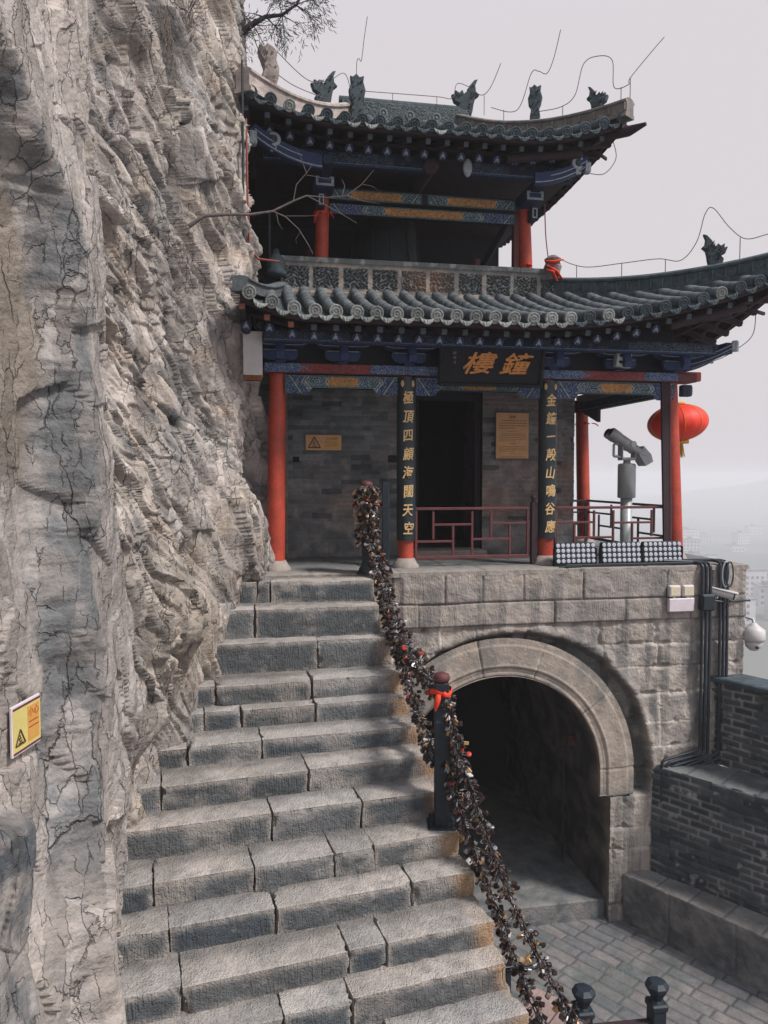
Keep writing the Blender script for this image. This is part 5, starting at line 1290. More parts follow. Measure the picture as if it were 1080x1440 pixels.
# bullet camera
t = empty('security_camera', W(5.62, -.60, -.36), ANG, 'white bullet security camera mounted over the right conduits', 'camera')
T = Matrix.Rotation(math.radians(-35), 4, 'Z') @ Matrix.Rotation(math.radians(12), 4, 'Y')
mb = MB(); mb.tube([(-.16, 0, 0), (.10, 0, 0)], .05, 18, T=T); mb.box(-.17, .15, -.056, .056, .035, .055, T=T, bev=.008); mb.obj('housing', M['white'], t)
mb = MB(); mb.tube([(.10, 0, 0), (.118, 0, 0)], .046, 18, T=T); mb.obj('front_glass', M['lens'], t)
for y in (-.018, .018):
    mb = MB(); mb.tube([(.118, y, 0), (.123, y, 0)], .011, 10, T=T); mb.obj('lens_ring', M['white'], t)
mb = MB(); mb.tube([(-.1, 0, -.04), (-.13, .04, -.07), (-.13, .10, -.07)], .014, 8); mb.obj('mount', M['greym'], t)
# dome camera on an arm past the end of the wall
t = empty('dome_camera', W(6.10, -.52, -.98), ANG, 'white dome camera hanging on an arm past the end of the wall', 'camera')
mb = MB(); mb.lathe([(.03, .22), (.045, .20), (.08, .17), (.135, .13), (.14, .02), (.125, -.01)], 28); mb.obj('housing', M['white'], t)
mb = MB(); mb.lathe([(.105, .0), (.108, -.05), (.09, -.10), (.05, -.135), (.01, -.145)], 24); mb.obj('dome', M['white'], t)
mb = MB(); mb.lathe([(.022, 0), (.022, .01), (.01, .012)], 12, T=Matrix.Translation((-.02, -.095, -.08)) @ Matrix.Rotation(PI/2, 4, 'X')); mb.obj('lens', M['lens'], t)
mb = MB(); mb.tube([(0, 0, .21), (0, .02, .26), (-.05, .10, .28), (-.20, .14, .28)], .02, 10); mb.obj('arm', M['greym'], t)

# conduits: bundles on the stone wall that turn along the ledge and drop
def conduit(pts, r, lab, grp):
    P = [W(*p) for p in pts]; o0 = P[0]; path = []
    for i, p in enumerate(P):      # soft bends
        if 0 < i < len(P)-1:
            a = P[i-1]-p; b = P[i+1]-p; k = min(.06, a.length*.4, b.length*.4); A = p+a.normalized()*k; B = p+b.normalized()*k
            for t_ in (0, .25, .5, .75, 1): path.append(A.lerp(p, t_).lerp(p.lerp(B, t_), t_)-o0)
        else: path.append(p-o0)
    mb = MB(); mb.tube(path, r, 10); o = mb.obj('conduit', M['conduit'], None, o0); return tag(o, lab, 'conduit', grp)
g = 'black conduits down the stone wall'
for k in range(3):
    x = 5.315+k*.055; y = 4.80+k*.06
    conduit([(5.0-.05*k, -.30-.03*k, .03+.01*k), (x, -.42, .03), (x, -.58, .02-.0*k), (x+.01, -.575, -.5), (x+.015, -.575, -2.36-.045*k), (y, -.585, -2.46-.045*k), (y+.02, -.585, -4.02+.0*k), (4.56+k*.05, -.62, -4.08-.01*k), (4.555+k*.05, -.62, -4.66)], .020, 'black conduit of the left bundle, bending twice down the stone wall to the paving', g+', left bundle')
for k in range(3):
    x = 5.575+k*.05; y = 4.99+k*.06
    conduit([(5.1+.1*k, -.25, .04), (x, -.40, .05), (x, -.56, .04), (x, -.575, -.6), (x+.015, -.575, -2.42-.05*k), (y, -.59, -2.60-.05*k), (y+.01, -.59, -4.05), (4.72+k*.045, -.64, -4.12), (4.72+k*.045, -.64, -4.66)], .020, 'black conduit of the right bundle, bending twice down the stone wall to the paving', g+', right bundle')
for k in range(3):
    pts = [W(5.60+.05*math.cos(a)+.04*k, -.56-.02*k, -.06+.16*math.sin(a)-.05) for a in np.linspace(0, 2*PI, 22)]
    mb = MB(); mb.tube([p-pts[0] for p in pts], .010, 6); tag(mb.obj('cable_loop', M['greym' if k == 1 else 'conduit'], None, pts[0]), 'coiled loop of spare cable hanging at the terrace corner', 'cable', 'spare cable loops')
mb = MB(); mb.tube([Vector((0, 0, 0)), Vector((.2, .03, 0)), Vector((.32, .05, -.01))], .014, 8); tag(mb.obj('steel_bar', M['conduit'], None, W(5.72, -.56, -.46), (0, 0, ANG)), 'short dark bar sticking out past the wall end', 'bar')
mb = MB(); mb.tube([(0, 0, 0), (.18, 0, .01), (.3, .02, -.02)], .012, 8); tag(mb.obj('steel_bar', M['greym'], None, W(5.66, -.57, -1.62), (0, 0, ANG)), 'thin pale rod above the brick wall coping', 'bar')
mb = MB(); mb.box(-.02, .02, -.02, .02, 0, .09, bev=.004); tag(mb.obj('cable_marker', M['cloth'], None, W(5.035, -.60, -3.32), (0, 0, ANG)), 'small red tag strapped on the conduits near the brick wall', 'marker')
# pipe and red box inside the tunnel
o0 = W(3.98, .55, GZ+.26); mb = MB(); mb.tube([(0, 0, 0), (0, 0, 1.65)], .018, 8); tag(mb.obj('tunnel_pipe', M['conduit'], None, o0), 'thin vertical pipe on the right wall inside the tunnel', 'pipe')
o0 = W(3.95, .25, -2.50); mb = MB(); mb.box(-.05, .05, -.04, .04, 0, .13, bev=.008); mb.box(-.03, .03, -.05, -.04, .04, .09, bev=.004); tag(mb.obj('alarm_box', M['dred'], None, o0, (0, 0, ANG)), 'small red alarm box high on the tunnel wall', 'alarm box')
# white cabinet on the cliff edge
t = empty('metal_cabinet', W(-.255, -.30, 2.27), ANG, 'white metal cabinet with a rusty foot between the cliff and the red column', 'cabinet')
mb = MB(); mb.box(-.11, .11, -.06, .06, 0, .5, bev=.006); mb.box(-.13, .125, -.075, .075, .5, .515, bev=.003); mb.obj('housing', M['white'], t)
mb = MB(); mb.box(-.105, .105, -.055, .055, -.035, .012, bev=.004); mb.box(-.107, .107, -.0615, -.05, -.0, .022); mb.obj('rusty_foot', M['rust'], t)
for k in range(4):
    P = [W(-.36+k*.03, -.1, 3.05), W(-.36+k*.03, -.12, 2.95), W(-.30+k*.02, -.12, 2.86), W(-.22+.02*k, -.06, 2.785)]
    mb = MB(); mb.tube([p-P[0] for p in P], .008, 6); tag(mb.obj('cabinet_cable', M['conduit'], None, P[0]), 'dark cable curving down into the white cabinet', 'cable', 'cables into the white cabinet')
# grey slotted loudspeaker under the lower eave
t = empty('slotted_fixture', W(4.32, -.30, 2.50), ANG, 'grey two-slotted fixture hanging under the lower eave near the corner column', 'fixture'); t.rotation_euler = (0, math.radians(6), ANG)
mb = MB(); mb.box(-.10, .10, -.05, .04, 0, .20, bev=.008); mb.obj('housing', M['greym'], t)
for z in (.04, .12):
    mb = MB(); mb.box(-.07, .07, -.053, -.046, z, z+.035, bev=.002); mb.obj('slot', M['black'], t)

# ribbons and cloths
def ribbon(loc, r, lab, tails, wdt=.045, seed=1):
    rr = random.Random(seed); mb = MB(); n = 20; V = []; F = []
    for k in range(n+1):
        a = 2*PI*k/n; q = r+.008*math.sin(a*3)
        V += [(q*math.cos(a), q*math.sin(a), -wdt/2+.012*math.sin(a*2)), (q*math.cos(a), q*math.sin(a), wdt/2+.012*math.sin(a*2+.6)), ((q+.008)*math.cos(a), (q+.008)*math.sin(a), .012*math.sin(a*2))]
    for k in range(n): F += [(3*k, 3*k+3, 3*k+5, 3*k+2), (3*k+2, 3*k+5, 3*k+4, 3*k+1)]
    mb.add(V, F, 0, True)
    for (ax, dx, L) in tails:
        pts = [(ax, -r-.005, 0), (ax+dx*.4, -r-.03, -L*.15), (ax+dx*.8, -r-.02, -L*.6), (ax+dx, -r-.01, -L)]
        mb.tube(pts, [.02, .028, .024, .008], 6, squash=.35)
    mb.lathe([(.005, -.025), (.03, 0), (.005, .025)], 8, T=Matrix.Translation((0, -r-.01, 0)))
    o = mb.obj('red_ribbon', M['cloth'], None, loc, (0, 0, ANG)); return tag(o, lab, 'ribbon')
ribbon(W(.69, 1.3, 4.72), .105, 'red ribbon tied around the top of the upper left column', [(-.05, -.06, .16), (.07, .09, .08)])
ribbon(W(3.64, 1.3, 4.16), .098, 'thin orange ribbon tied low around the upper right column', [(.03, .02, .03)], .02)
ribbon(W(5.22, 2.73, 2.02), .115, 'thin orange cord tied around the rear gallery column', [(.1, .12, .05)], .015)

# ================================================================== PADLOCK CHAINS AND POSTS
def post(loc, h, w, lab, cap='round', mt='postm', base=True, grp=None):
    t = empty('iron_post', loc, 0, lab, 'post', grp)
    mb = MB(); mb.box(-w/2, w/2, -w/2, w/2, 0, h, bev=.008)
    mb.box(-w/2-.004, w/2+.004, -w/2-.004, w/2+.004, h*.72, h*.735, bev=.002); mb.obj('shaft', M[mt], t)
    if cap == 'round':
        mb = MB(); mb.lathe([(w*.4, h), (w*.55, h+.01), (w*.62, h+.035), (w*.52, h+.065), (w*.2, h+.08)], 16); mb.obj('knob', M['dred'], t)
    elif cap == 'bud':
        mb = MB(); mb.lathe([(w*.62, h), (w*.66, h+.012), (w*.42, h+.03), (w*.42, h+.045), (w*.78, h+.085), (w*.85, h+.12), (w*.66, h+.155), (w*.45, h+.165)], 8, smooth=False, a0=PI/8); mb.obj('bud_finial', M[mt], t)
        mb = MB(); mb.box(-w*.62, w*.62, -w*.62, w*.62, h-.05, h, bev=.012); mb.obj('collar', M[mt], t)
    if base:
        mb = MB(); mb.box(-w, w, -w, w, 0, .015, bev=.004)
        for sx in (-1, 1):
            for sy in (-1, 1): mb.tube([(sx*w*.75, sy*w*.75, 0), (sx*w*.75, sy*w*.75, .05)], .008, 6)
            mb.prism([(sx*w/2, .015), (sx*w*.95, .015), (sx*w/2, .12)], -.006, .006)
        mb.obj('base_plate', M['postm'], t)
    return t
post((-.20, 8.60, 0), 1.00, .115, 'dark iron post buried in padlocks at the top of the steps')
post((.02, 8.62, 0), 1.06, .085, 'slim bare iron post beside the padlock-covered post at the top of the steps', None)
post((.475, 6.02, -1.76), 1.20, .115, 'dark iron post with red ribbon halfway down the steps')
ribbon(Vector((.475, 6.02, -.64)), .085, 'red ribbon knotted under the knob of the middle iron post', [(-.05, -.03, .13)], .04).rotation_euler = (0, 0, .2)
# railing at the foot
t = empty('foot_railing', (1.40, 5.02, -3.20), .13, 'dark railing with two bud-topped posts at the lower right of the steps', 'railing')
for x in (0, .545):
    mb = MB(); w = .105; h = .60; mb.box(-w/2, w/2, -w/2, w/2, -1.45, h, bev=.01); p = mb.obj('railing_post', M['postm'], t, (x, 0, 0))
    mb = MB(); mb.box(-w*.60, w*.60, -w*.60, w*.60, h-.05, h+.005, bev=.012); mb.lathe([(w*.50, h), (w*.38, h+.02), (w*.40, h+.035), (w*.76, h+.10), (w*.78, h+.125), (w*.5, h+.150), (w*.2, h+.152)], 8, smooth=False, a0=PI/8); mb.obj('bud_finial', M['postm'], p)
mb = MB(); mb.box(.05, .5, -.03, .03, .42, .465, bev=.008); mb.obj('top_rail', M['maroon'], t)
mb = MB(); mb.box(.05, .5, -.025, .025, .36, .42, bev=.006); mb.obj('rail_bar', M['postm'], t)
mb = MB(); mb.box(.20, .24, -.02, .02, -1.2, .36, bev=.006); mb.box(.05, .5, -.02, .02, -.6, -.56, bev=.006); mb.obj('baluster', M['postm'], t)
mb = MB(); mb.box(-.25, 1.2, -.35, .3, -1.45, -1.0, bev=.03); mb.obj('plinth_stone', M['ridge'], t)

paths = {
 'A1': [(-.20, 8.52, 1.02), (-.19, 8.50, .88), (-.122, 8.42, .397), (-.024, 8.18, .022), (.09, 7.7, -.286), (.221, 7.1, -.488), (.334, 6.6, -.601), (.449, 6.1, -.655)],
 'B1': [(-.19, 8.50, .62), (-.12, 8.38, .25), (-.03, 8.05, -.12), (.06, 7.65, -.40), (.142, 7.3, -.58), (.225, 7.0, -.79), (.309, 6.6, -1.0), (.385, 6.25, -1.16), (.43, 6.05, -1.22)],
 'A2': [(.50, 5.98, -.68), (.519, 6.0, -.76), (.593, 5.92, -1.03), (.659, 5.82, -1.28), (.756, 5.68, -1.55), (.867, 5.5, -1.847), (1.022, 5.3, -2.169), (1.164, 5.1, -2.409), (1.30, 5.0, -2.60), (1.36, 4.95, -2.66)],
 'B2': [(.52, 5.98, -1.16), (.583, 5.93, -1.42), (.656, 5.8, -1.71), (.758, 5.68, -1.95), (.87, 5.5, -2.19), (.963, 5.38, -2.44), (1.059, 5.2, -2.64), (1.17, 5.03, -2.85), (1.3, 4.92, -2.95)],
}
def sample(path, n):
    P = [Vector(p) for p in path]; out = []
    # Catmull-Rom
    seg = len(P)-1
    for i in range(n):
        t = i/(n-1)*seg; k = min(int(t), seg-1); f = t-k
        p0 = P[max(k-1, 0)]; p1 = P[k]; p2 = P[k+1]; p3 = P[min(k+2, seg)]
        out.append(.5*((2*p1)+(p2-p0)*f+(2*p0-5*p1+4*p2-p3)*f*f+(3*p1-p0-3*p2+p3)*f**3))
    return out
def lock_mesh(kind, bm, sm):
    b = MB()
    if kind == 0: b.box(-.019, .019, -.007, .007, -.062, -.030, bev=.004)
    elif kind == 1: b.lathe([(.004, -.007), (.019, -.0065), (.020, 0), (.019, .0065), (.004, .007)], 12, T=Matrix.Translation((0, 0, -.047)) @ Matrix.Rotation(PI/2, 4, 'X'))
    elif kind == 2: b.prism([(-.018, -.030), (-.020, -.045), (-.012, -.060), (0, -.068), (.012, -.060), (.020, -.045), (.018, -.030), (.006, -.028), (0, -.032), (-.006, -.028)], -.006, .006)
    else: b.box(-.014, .014, -.008, .008, -.072, -.032, bev=.003)
    me = recalc(b.mesh('padlock', bm))
    s = MB(); s.tube([(-.011, 0, -.032), (-.011, 0, -.014), (-.007, 0, -.005), (0, 0, 0), (.007, 0, -.005), (.011, 0, -.014), (.011, 0, -.032)], .0032, 5)
    return me, s.mesh('shackle', sm)
LT = [(n, [lock_mesh(k, M[m], M['shackle']) for k in range(4)], d) for n, m, d in (('dark', 'lockdk', 'small dark tarnished padlock'), ('steel', 'lockst', 'small grey steel padlock'), ('brass', 'lockbr', 'small brass-coloured padlock'), ('red', 'lockrd', 'small red padlock'), ('pale', 'lockwh', 'small pale round padlock'))]
WTS = [.74, .15, .08, .014, .016]
WHERE = {'A1': 'on the upper chain above the middle post', 'B1': 'on the lower chain above the middle post', 'A2': 'on the upper chain below the middle post', 'B2': 'on the lower chain below the middle post'}
def build_chains():
    rr = random.Random(42); locks = []
    for key, path in paths.items():
        S = sample(path, 240); L = sum((S[i+1]-S[i]).length for i in range(len(S)-1))
        # the chain itself: interlocking oval links
        nl = int(L/.055); Q = sample(path, nl); mb = MB(); o0 = Q[0]
        for i in range(nl-1):
            a, b = Q[i]-o0, Q[i+1]-o0; d = (b-a).normalized(); s = d.orthogonal().normalized(); s = Matrix.Rotation((i % 2)*PI/2+.3, 3, d) @ s
            c = (a+b)/2; h = (b-a).length*.62
            pts = [c+d*h*math.cos(t)+s*.018*math.sin(t) for t in [2*PI*q/10 for q in range(11)]]
            mb.tube(pts, .006, 5)
        tag(mb.obj('hanging_chain', M['lockdk'], None, o0), {'A1': 'upper iron chain hung with padlocks from the top post to the middle post', 'B1': 'lower iron chain hung with padlocks from the top post to the middle post', 'A2': 'upper iron chain hung with padlocks from the middle post down to the railing', 'B2': 'lower iron chain hung with padlocks from the middle post to the railing foot'}[key], 'chain')
        dens = {'A1': 210, 'B1': 190, 'A2': 185, 'B2': 155}[key]; n = int(L*dens)
        for i in range(n):
            t = rr.random(); j = min(int(t*239), 238); p = S[j]; d = (S[j+1]-S[j]).normalized()
            fat = {'A1': .042+.035*max(0, 1-t*2.2), 'B1': .030, 'A2': .026, 'B2': .022}[key]
            a = rr.uniform(0, 2*PI); s = d.orthogonal().normalized(); s = Matrix.Rotation(a, 3, d) @ s
            rad = fat*math.sqrt(rr.random()); hook = p + s*rad
            out = (s*rr.uniform(.3, 1.1) + Vector((0, 0, -1))*rr.uniform(.25, 1.0) + Vector((rr.gauss(0, .3), rr.gauss(0, .3), rr.gauss(0, .22)))).normalized()
            r_ = rr.random(); acc = 0
            for ti, w_ in enumerate(WTS):
                acc += w_
                if r_ < acc: break
            locks.append((hook, out, rr.uniform(0, 2*PI), ti, rr.randrange(4), (rr.uniform(.8, 1.2) if key in ('A1', 'B1') else rr.uniform(.8, 1.2))*(1.1 if ti == 4 else 1), key, rad))
        # cluster covering the top post
        if key == 'A1':
            for i in range(190):
                a = rr.uniform(0, 2*PI); z = rr.uniform(.35, 1.02); r0 = .06+.035*math.sin(min(1, max(0, (z-.3)/.75))*PI*.75)
                hook = Vector((-.20+r0*math.cos(a), 8.60+r0*math.sin(a), z)); out = Vector((math.cos(a)*rr.uniform(.3, 1), math.sin(a)*rr.uniform(.3, 1), -rr.uniform(.3, 1))).normalized()
                ti = rr.choices(range(5), [.38, .24, .30, .02, .06])[0]; locks.append((hook, out, rr.uniform(0, 6.28), ti, rr.randrange(4), rr.uniform(1.1, 1.5), key, .2))
    cam = Vector((0, 0, 1.13))
    def vis(l): return (l[0]+l[1]*.05-cam).length - (.0 if True else 0)
    # the ones that show largest: nearest, on the outside of the bundle, facing the camera
    def score(l):
        p = l[0]+l[1]*.05*l[5]; q = (p-cam); return q.length/l[5] - l[7]*14*(.5-.5*(q.normalized().dot(l[1]))) + (1.2 if (p.z-1.13)/p.y < -.74 else 0)
    locks.sort(key=score)
    rest = MB(); mats = [M['lockdk'], M['lockst'], M['lockbr'], M['lockrd'], M['lockwh'], M['shackle']]
    for i, (hook, out, tw, ti, kd, sc, key, rad) in enumerate(locks):
        zax = -out; xax = zax.orthogonal().normalized(); xax = Matrix.Rotation(tw, 3, zax) @ xax; yax = zax.cross(xax)
        T = Matrix.Translation(hook) @ Matrix((xax, yax, zax)).transposed().to_4x4() @ Matrix.Scale(sc, 4)
        nm, ms, desc = LT[ti]; body, sh = ms[kd if ti != 4 else 0]
        if i < 300:
            o = link('padlock', body); o.matrix_world = T; tag(o, desc+' '+WHERE[key]+' beside the steps', 'padlock', nm+' padlocks '+WHERE[key])
            link('shackle', sh, o)
        else:
            rest.add([v.co for v in body.vertices], [tuple(p.vertices) for p in body.polygons], ti, False, T)
            rest.add([v.co for v in sh.vertices], [tuple(p.vertices) for p in sh.polygons], 5, True, T)
    o = rest.obj('padlocks', mats); tag(o, 'dense mass of small tarnished padlocks packed along the hanging chains', 'padlocks', kind='stuff')
    print('locks', len(locks))
print('CX', cliff_x(3.19, .045, .1), cliff_x(3.19, .045), cliff_x(5, .5))
build_chains()

# ================================================================== WIRES ON THE ROOFS
def wire(pts, lab, r=.0055, mt='wire', stands=()):
    P = [Vector(p) for p in pts]; S = sample([tuple(p) for p in P], len(P)*8); o0 = S[0]
    mb = MB(); mb.tube([p-o0 for p in S], r, 5)
    for (a, h) in stands:
        a = Vector(a); mb.tube([a-o0, a-o0+Vector((0, 0, h))], r, 5)
    return tag(mb.obj('lightning_wire', M[mt], None, o0), lab, 'wire')
def Wp(plist, t, dz):
    i = t*(len(plist)-1); k = int(i); p = plist[k].lerp(plist[min(k+1, len(plist)-1)], i-k); return W(p.x, p.y, p.z+dz)
wire([W(1.3, 2.45, zr+.42), W(1.9, 2.45, zr+.43), W(2.6, 2.45, zr+.44), W(2.85, 2.45, zr+.44), W(2.92, 2.45, zr+.66), W(3.1, 2.45, zr+.64), W(3.3, 2.4, zr+.50), W(3.42, 2.3, zr+.58), W(3.55, 2.2, zr+.90)], 'thin lightning wire along the main ridge ending in a raised rod', stands=[(W(1.9, 2.45, zr+.30), .13), (W(2.6, 2.45, zr+.30), .13), (W(3.35, 2.4, zr+.2), .3)])
wire([Wp(pts_r, .22, .42), Wp(pts_r, .38, .40), Wp(pts_r, .46, .90), Wp(pts_r, .50, .92), Wp(pts_r, .545, .87), Wp(pts_r, .58, 1.05), Wp(pts_r, .615, 1.42)], 'thin lightning wire looping over the upright ridge figure', stands=[(Wp(pts_r, .3, .2), .2)])
wire([Wp(pts_r, .50, .36), Wp(pts_r, .62, .38), Wp(pts_r, .69, .50), Wp(pts_r, .73, .88), Wp(pts_r, .80, .92), Wp(pts_r, .86, .80), Wp(pts_r, .87, .45), Wp(pts_r, .93, .42), Wp(pts_r, 1., .50), Wp(pts_r, 1., .50)+Vector((.28, 0, .34)), Wp(pts_r, 1., .5)+Vector((.42, 0, .50))], 'thin lightning wire looping over the dragon head at the upper right corner', stands=[(Wp(pts_r, .63, .2), .18), (Wp(pts_r, .9, .2), .22), (Wp(pts_r, .99, .2), .3)])
wire([W(1.30, 2.2, zr+.40), W(1.31, 2.2, zr+.70), W(1.34, 2.2, zr+.76), W(1.38, 2.2, zr+.74), W(1.42, 2.2, zr+1.05), W(1.47, 2.2, zr+1.38)], 'thin lightning rod rising from the post at the left ridge end')
wire([Wp(pts_l, .99, .90), Wp(pts_l, .90, .86), Wp(pts_l, .80, .55), Wp(pts_l, .6, .42), Wp(pts_l, .3, .35)], 'thin wire dropping from the fish-tail figure to the left hip ridge', stands=[(Wp(pts_l, .78, .2), .3)])
wire([Wp(pts_l, .72, .75), Wp(pts_l, .45, .55), Wp(pts_l, .25, .60), Wp(pts_l, .08, .70), Wp(pts_l, .0, .35)], 'thin wire sagging over the left dragon ornament')
q = pts_q
wire([Wp(q, .0, .58), Wp(q, .08, .48), Wp(q, .16, .44), Wp(q, .3, .47), Wp(q, .45, .48), Wp(q, .54, .42), Wp(q, .60, .62), Wp(q, .63, .95), Wp(q, .66, 1.0), Wp(q, .72, .72), Wp(q, .78, .53), Wp(q, .86, .52), Wp(q, .95, .50), Wp(q, 1., .60)], 'thin lightning wire along the lower hip ridge looping over its dragon', stands=[(Wp(q, .1, .3), .16), (Wp(q, .3, .3), .17), (Wp(q, .48, .3), .16), (Wp(q, .76, .3), .26), (Wp(q, .9, .3), .2)])
e0 = W(*LOW.P(6.05, -.3, -.03)); wire([e0, e0+Vector((-.03, 0, -.35)), e0+Vector((-.25, 0, -.55)), e0+Vector((-.5, 0, -.68)), e0+Vector((-.8, 0, -.72))], 'thin wire hanging in a loop under the lower right eave')
e0 = W(*UPR.P(4.40, .45, -.03)); wire([e0, e0+Vector((.05, 0, -.25)), e0+Vector((-.1, 0, -.45)), e0+Vector((-.3, 0, -.45))], 'thin wire hanging in a loop under the upper right eave')
wire([W(3.80, 1.0, 4.95), W(3.81, .97, 4.5), W(3.84, .93, 4.14)], 'red cord hanging beside the upper right column', mt='redwire', r=.008)
# knot on the parapet end with red cloth
t = empty('cloth_wrapped_finial', W(3.90, .93, 4.0), ANG, 'carved finial wrapped in red cloth at the right end of the parapet', 'finial')
mb = MB(); mb.lathe([(.09, -.12), (.11, 0), (.13, .06), (.10, .12), (.12, .17), (.05, .22)], 10, smooth=False); mb.obj('stone_knot', M['ridge'], t)
mb = MB()
for k, (a, b, c) in enumerate((((-.13, -.06, .12), (-.02, -.13, .10), (.11, -.08, .15)), ((-.12, -.08, .06), (.0, -.14, -.03), (.10, -.10, -.12)), ((-.12, -.08, .0), (-.04, -.13, -.04), (.02, -.12, -.16)))):
    mb.tube([a, b, c], [.035, .06, .03], 7, squash=.35)
mb.obj('red_cloth', M['cloth'], t)
# pipes on the cliff edge
P = [Vector((-1.63, 8.95, 5.35)), Vector((-1.62, 8.95, 4.4)), Vector((-1.60, 8.95, 3.85)), Vector((-1.5, 8.95, 3.72)), Vector((-1.25, 9.0, 3.70))]
mb = MB(); mb.tube([p-P[0] for p in P], .013, 8); tag(mb.obj('red_pipe', M['redwire'], None, P[0]), 'thin rusty red pipe running down the cliff edge to the lower roof', 'pipe')
P = [Vector((-1.66, 8.9, 6.0)), Vector((-1.66, 8.9, 4.5)), Vector((-1.65, 8.9, 2.9))]
mb = MB(); mb.tube([p-P[0] for p in P], .014, 8); tag(mb.obj('grey_pipe', M['conduit'], None, P[0]), 'thin grey pipe running straight down the cliff edge', 'pipe')

# ================================================================== PLANTS
def grow(mb, p, d, L, r, depth, rr, spread=.5, kids=3, grav=0., mi=0, tips=None, wob=.25):
    n = 6; pts = [p]; rs = [r]; q = p.copy(); dd = d.normalized()
    for k in range(n):
        dd = (dd+Vector((rr.gauss(0, wob*.3), rr.gauss(0, wob*.3), rr.gauss(0, wob*.3)+grav))).normalized(); q = q+dd*L/n; pts.append(q.copy()); rs.append(r*(1-.75*(k+1)/n))
    mb.tube(pts, rs, 5 if r < .01 else 7, mi)
    if tips is not None and depth <= 1: tips.append((pts[-1], dd)); tips.append((pts[3], dd))
    if depth > 0:
        for k in range(kids):
            i = rr.randrange(2, n+1); nd = (dd+Vector((rr.gauss(0, spread), rr.gauss(0, spread), rr.gauss(0, spread)))).normalized()
            grow(mb, pts[i], nd, L*rr.uniform(.45, .7), rs[i]*.75, depth-1, rr, spread, kids, grav, mi, tips, wob)
rr = random.Random(11)
t = empty('juniper_branch', (-1.81, 9.2, 6.45), 0, 'dark juniper bough with wispy foliage reaching over the roof from the cliff top', 'branch')
mb = MB(); tips = []; base = Vector((0, 0, 0))
main = [Vector((-.2, 0, -.08)), Vector((.05, 0, .0)), Vector((.22, 0, .13)), Vector((.38, 0, .22)), Vector((.58, 0, .24)), Vector((.75, 0, .36)), Vector((.85, 0, .5))]
mb.tube(main, [.045, .042, .035, .025, .02, .014, .008], 8)
for k in range(2, 7):
    for j in range(4): grow(mb, main[k], Vector((rr.gauss(.2, .5), rr.gauss(0, .4), rr.gauss(.1, .6))), rr.uniform(.25, .42), .008, 1, rr, .6, 3, -.04, 0, tips)
for j in range(5): grow(mb, main[1], Vector((rr.gauss(0, .4), rr.gauss(0, .4), rr.gauss(.5, .5))), rr.uniform(.25, .4), .006, 1, rr, .6, 3, 0, 0, tips)
mb.obj('bough', M['barkdk'], t)
lf = MB()
for (p, d) in tips:
    right = p.x > .45; m = rr.randrange(5, 9) if right else rr.randrange(2, 4)
    for k in range(m):
        q = p+Vector((rr.gauss(0, .035), rr.gauss(0, .04), rr.gauss(-.02, .04))); e = (d+Vector((rr.gauss(0, .5), rr.gauss(0, .5), rr.gauss(-.3, .5)))).normalized()
        lf.tube([q, q+e*.03, q+e*rr.uniform(.05, .075)], [.0015, .005, .001], 3, smooth=False)
lf.obj('foliage', M['leaf'], t)
t = empty('bare_branch', (-1.72, 7.2, 3.62), 0, 'bare pale branch growing out of the cliff across the upper storey', 'branch')
mb = MB(); main = [Vector(p) for p in ((-.15, 0, -.1), (0, 0, 0), (.2, .1, .05), (.4, .2, .08), (.62, .25, .13), (.82, .28, .24), (.95, .3, .30))]
mb.tube(main, [.022, .02, .017, .014, .012, .010, .008], 7)
def br(pts, r): mb.tube([Vector(p) for p in pts], [r*(1-.6*i/(len(pts)-1)) for i in range(len(pts))], 5)
br([(.95, .3, .30), (1.15, .3, .28), (1.35, .3, .30), (1.5, .32, .42), (1.62, .32, .56)], .007); br([(1.35, .3, .30), (1.5, .3, .25), (1.68, .3, .22)], .005)
br([(.95, .3, .30), (1.15, .3, .20), (1.3, .3, .12), (1.45, .3, .03)], .006); br([(.62, .25, .13), (.75, .2, .06), (.88, .2, -.06), (.98, .2, -.22), (1.02, .2, -.30)], .007)
br([(.82, .28, .24), (.85, .28, .40), (.95, .3, .52), (1.02, .3, .62)], .006); br([(.95, .3, .5), (1.08, .3, .48), (1.2, .3, .44)], .004); br([(.66, .22, .10), (.68, .2, .0), (.72, .2, -.06)], .004)
br([(.95, .3, .52), (.90, .3, .65), (.86, .3, .75)], .004); br([(1.3, .3, .28), (1.33, .3, .40), (1.30, .3, .46)], .004); br([(1.5, .32, .42), (1.6, .32, .40), (1.66, .32, .36)], .003); br([(.9, .2, -.08), (.85, .2, -.16), (.86, .2, -.2)], .003); br([(.75, .24, .08), (.95, .24, .08), (1.1, .24, .09)], .004)
mb.obj('wood', M['bark'], t)
# dry roots in the gully, dry tufts
def tuft(loc, n, L, lab, down, seed, spread=.35, name='dry_plant'):
    rr = random.Random(seed); mb = MB()
    for k in range(n):
        p = Vector((rr.uniform(.0, .06), rr.gauss(0, .10), rr.gauss(0, .12))); d = Vector((rr.uniform(.02, .35), rr.gauss(0, spread), -1 if down else rr.uniform(-.2, 1))).normalized()
        grow(mb, p, d, L*rr.uniform(.4, 1), .004, 1, rr, .5, 2, -.05 if down else 0, 0, None, .5)
    tag(mb.obj(name, M['twig'], None, loc), lab, 'dry plant')
tuft((cliff_x(8.0, 5.9, .1), 8.0, 5.9), 34, .8, 'tangle of dry grey roots hanging in the upper cliff gully', True, 5)
tuft((cliff_x(8.15, 6.0, .1), 8.15, 6.0), 26, .7, 'spray of thin dry stems on the rock right above the hanging roots', False, 6, .9, 'dry_plant')
tuft((cliff_x(8.0, 3.3), 8.0, 3.3), 36, .30, 'small dark dry tuft in a crevice halfway up the cliff', False, 7, .9, 'dry_plant')

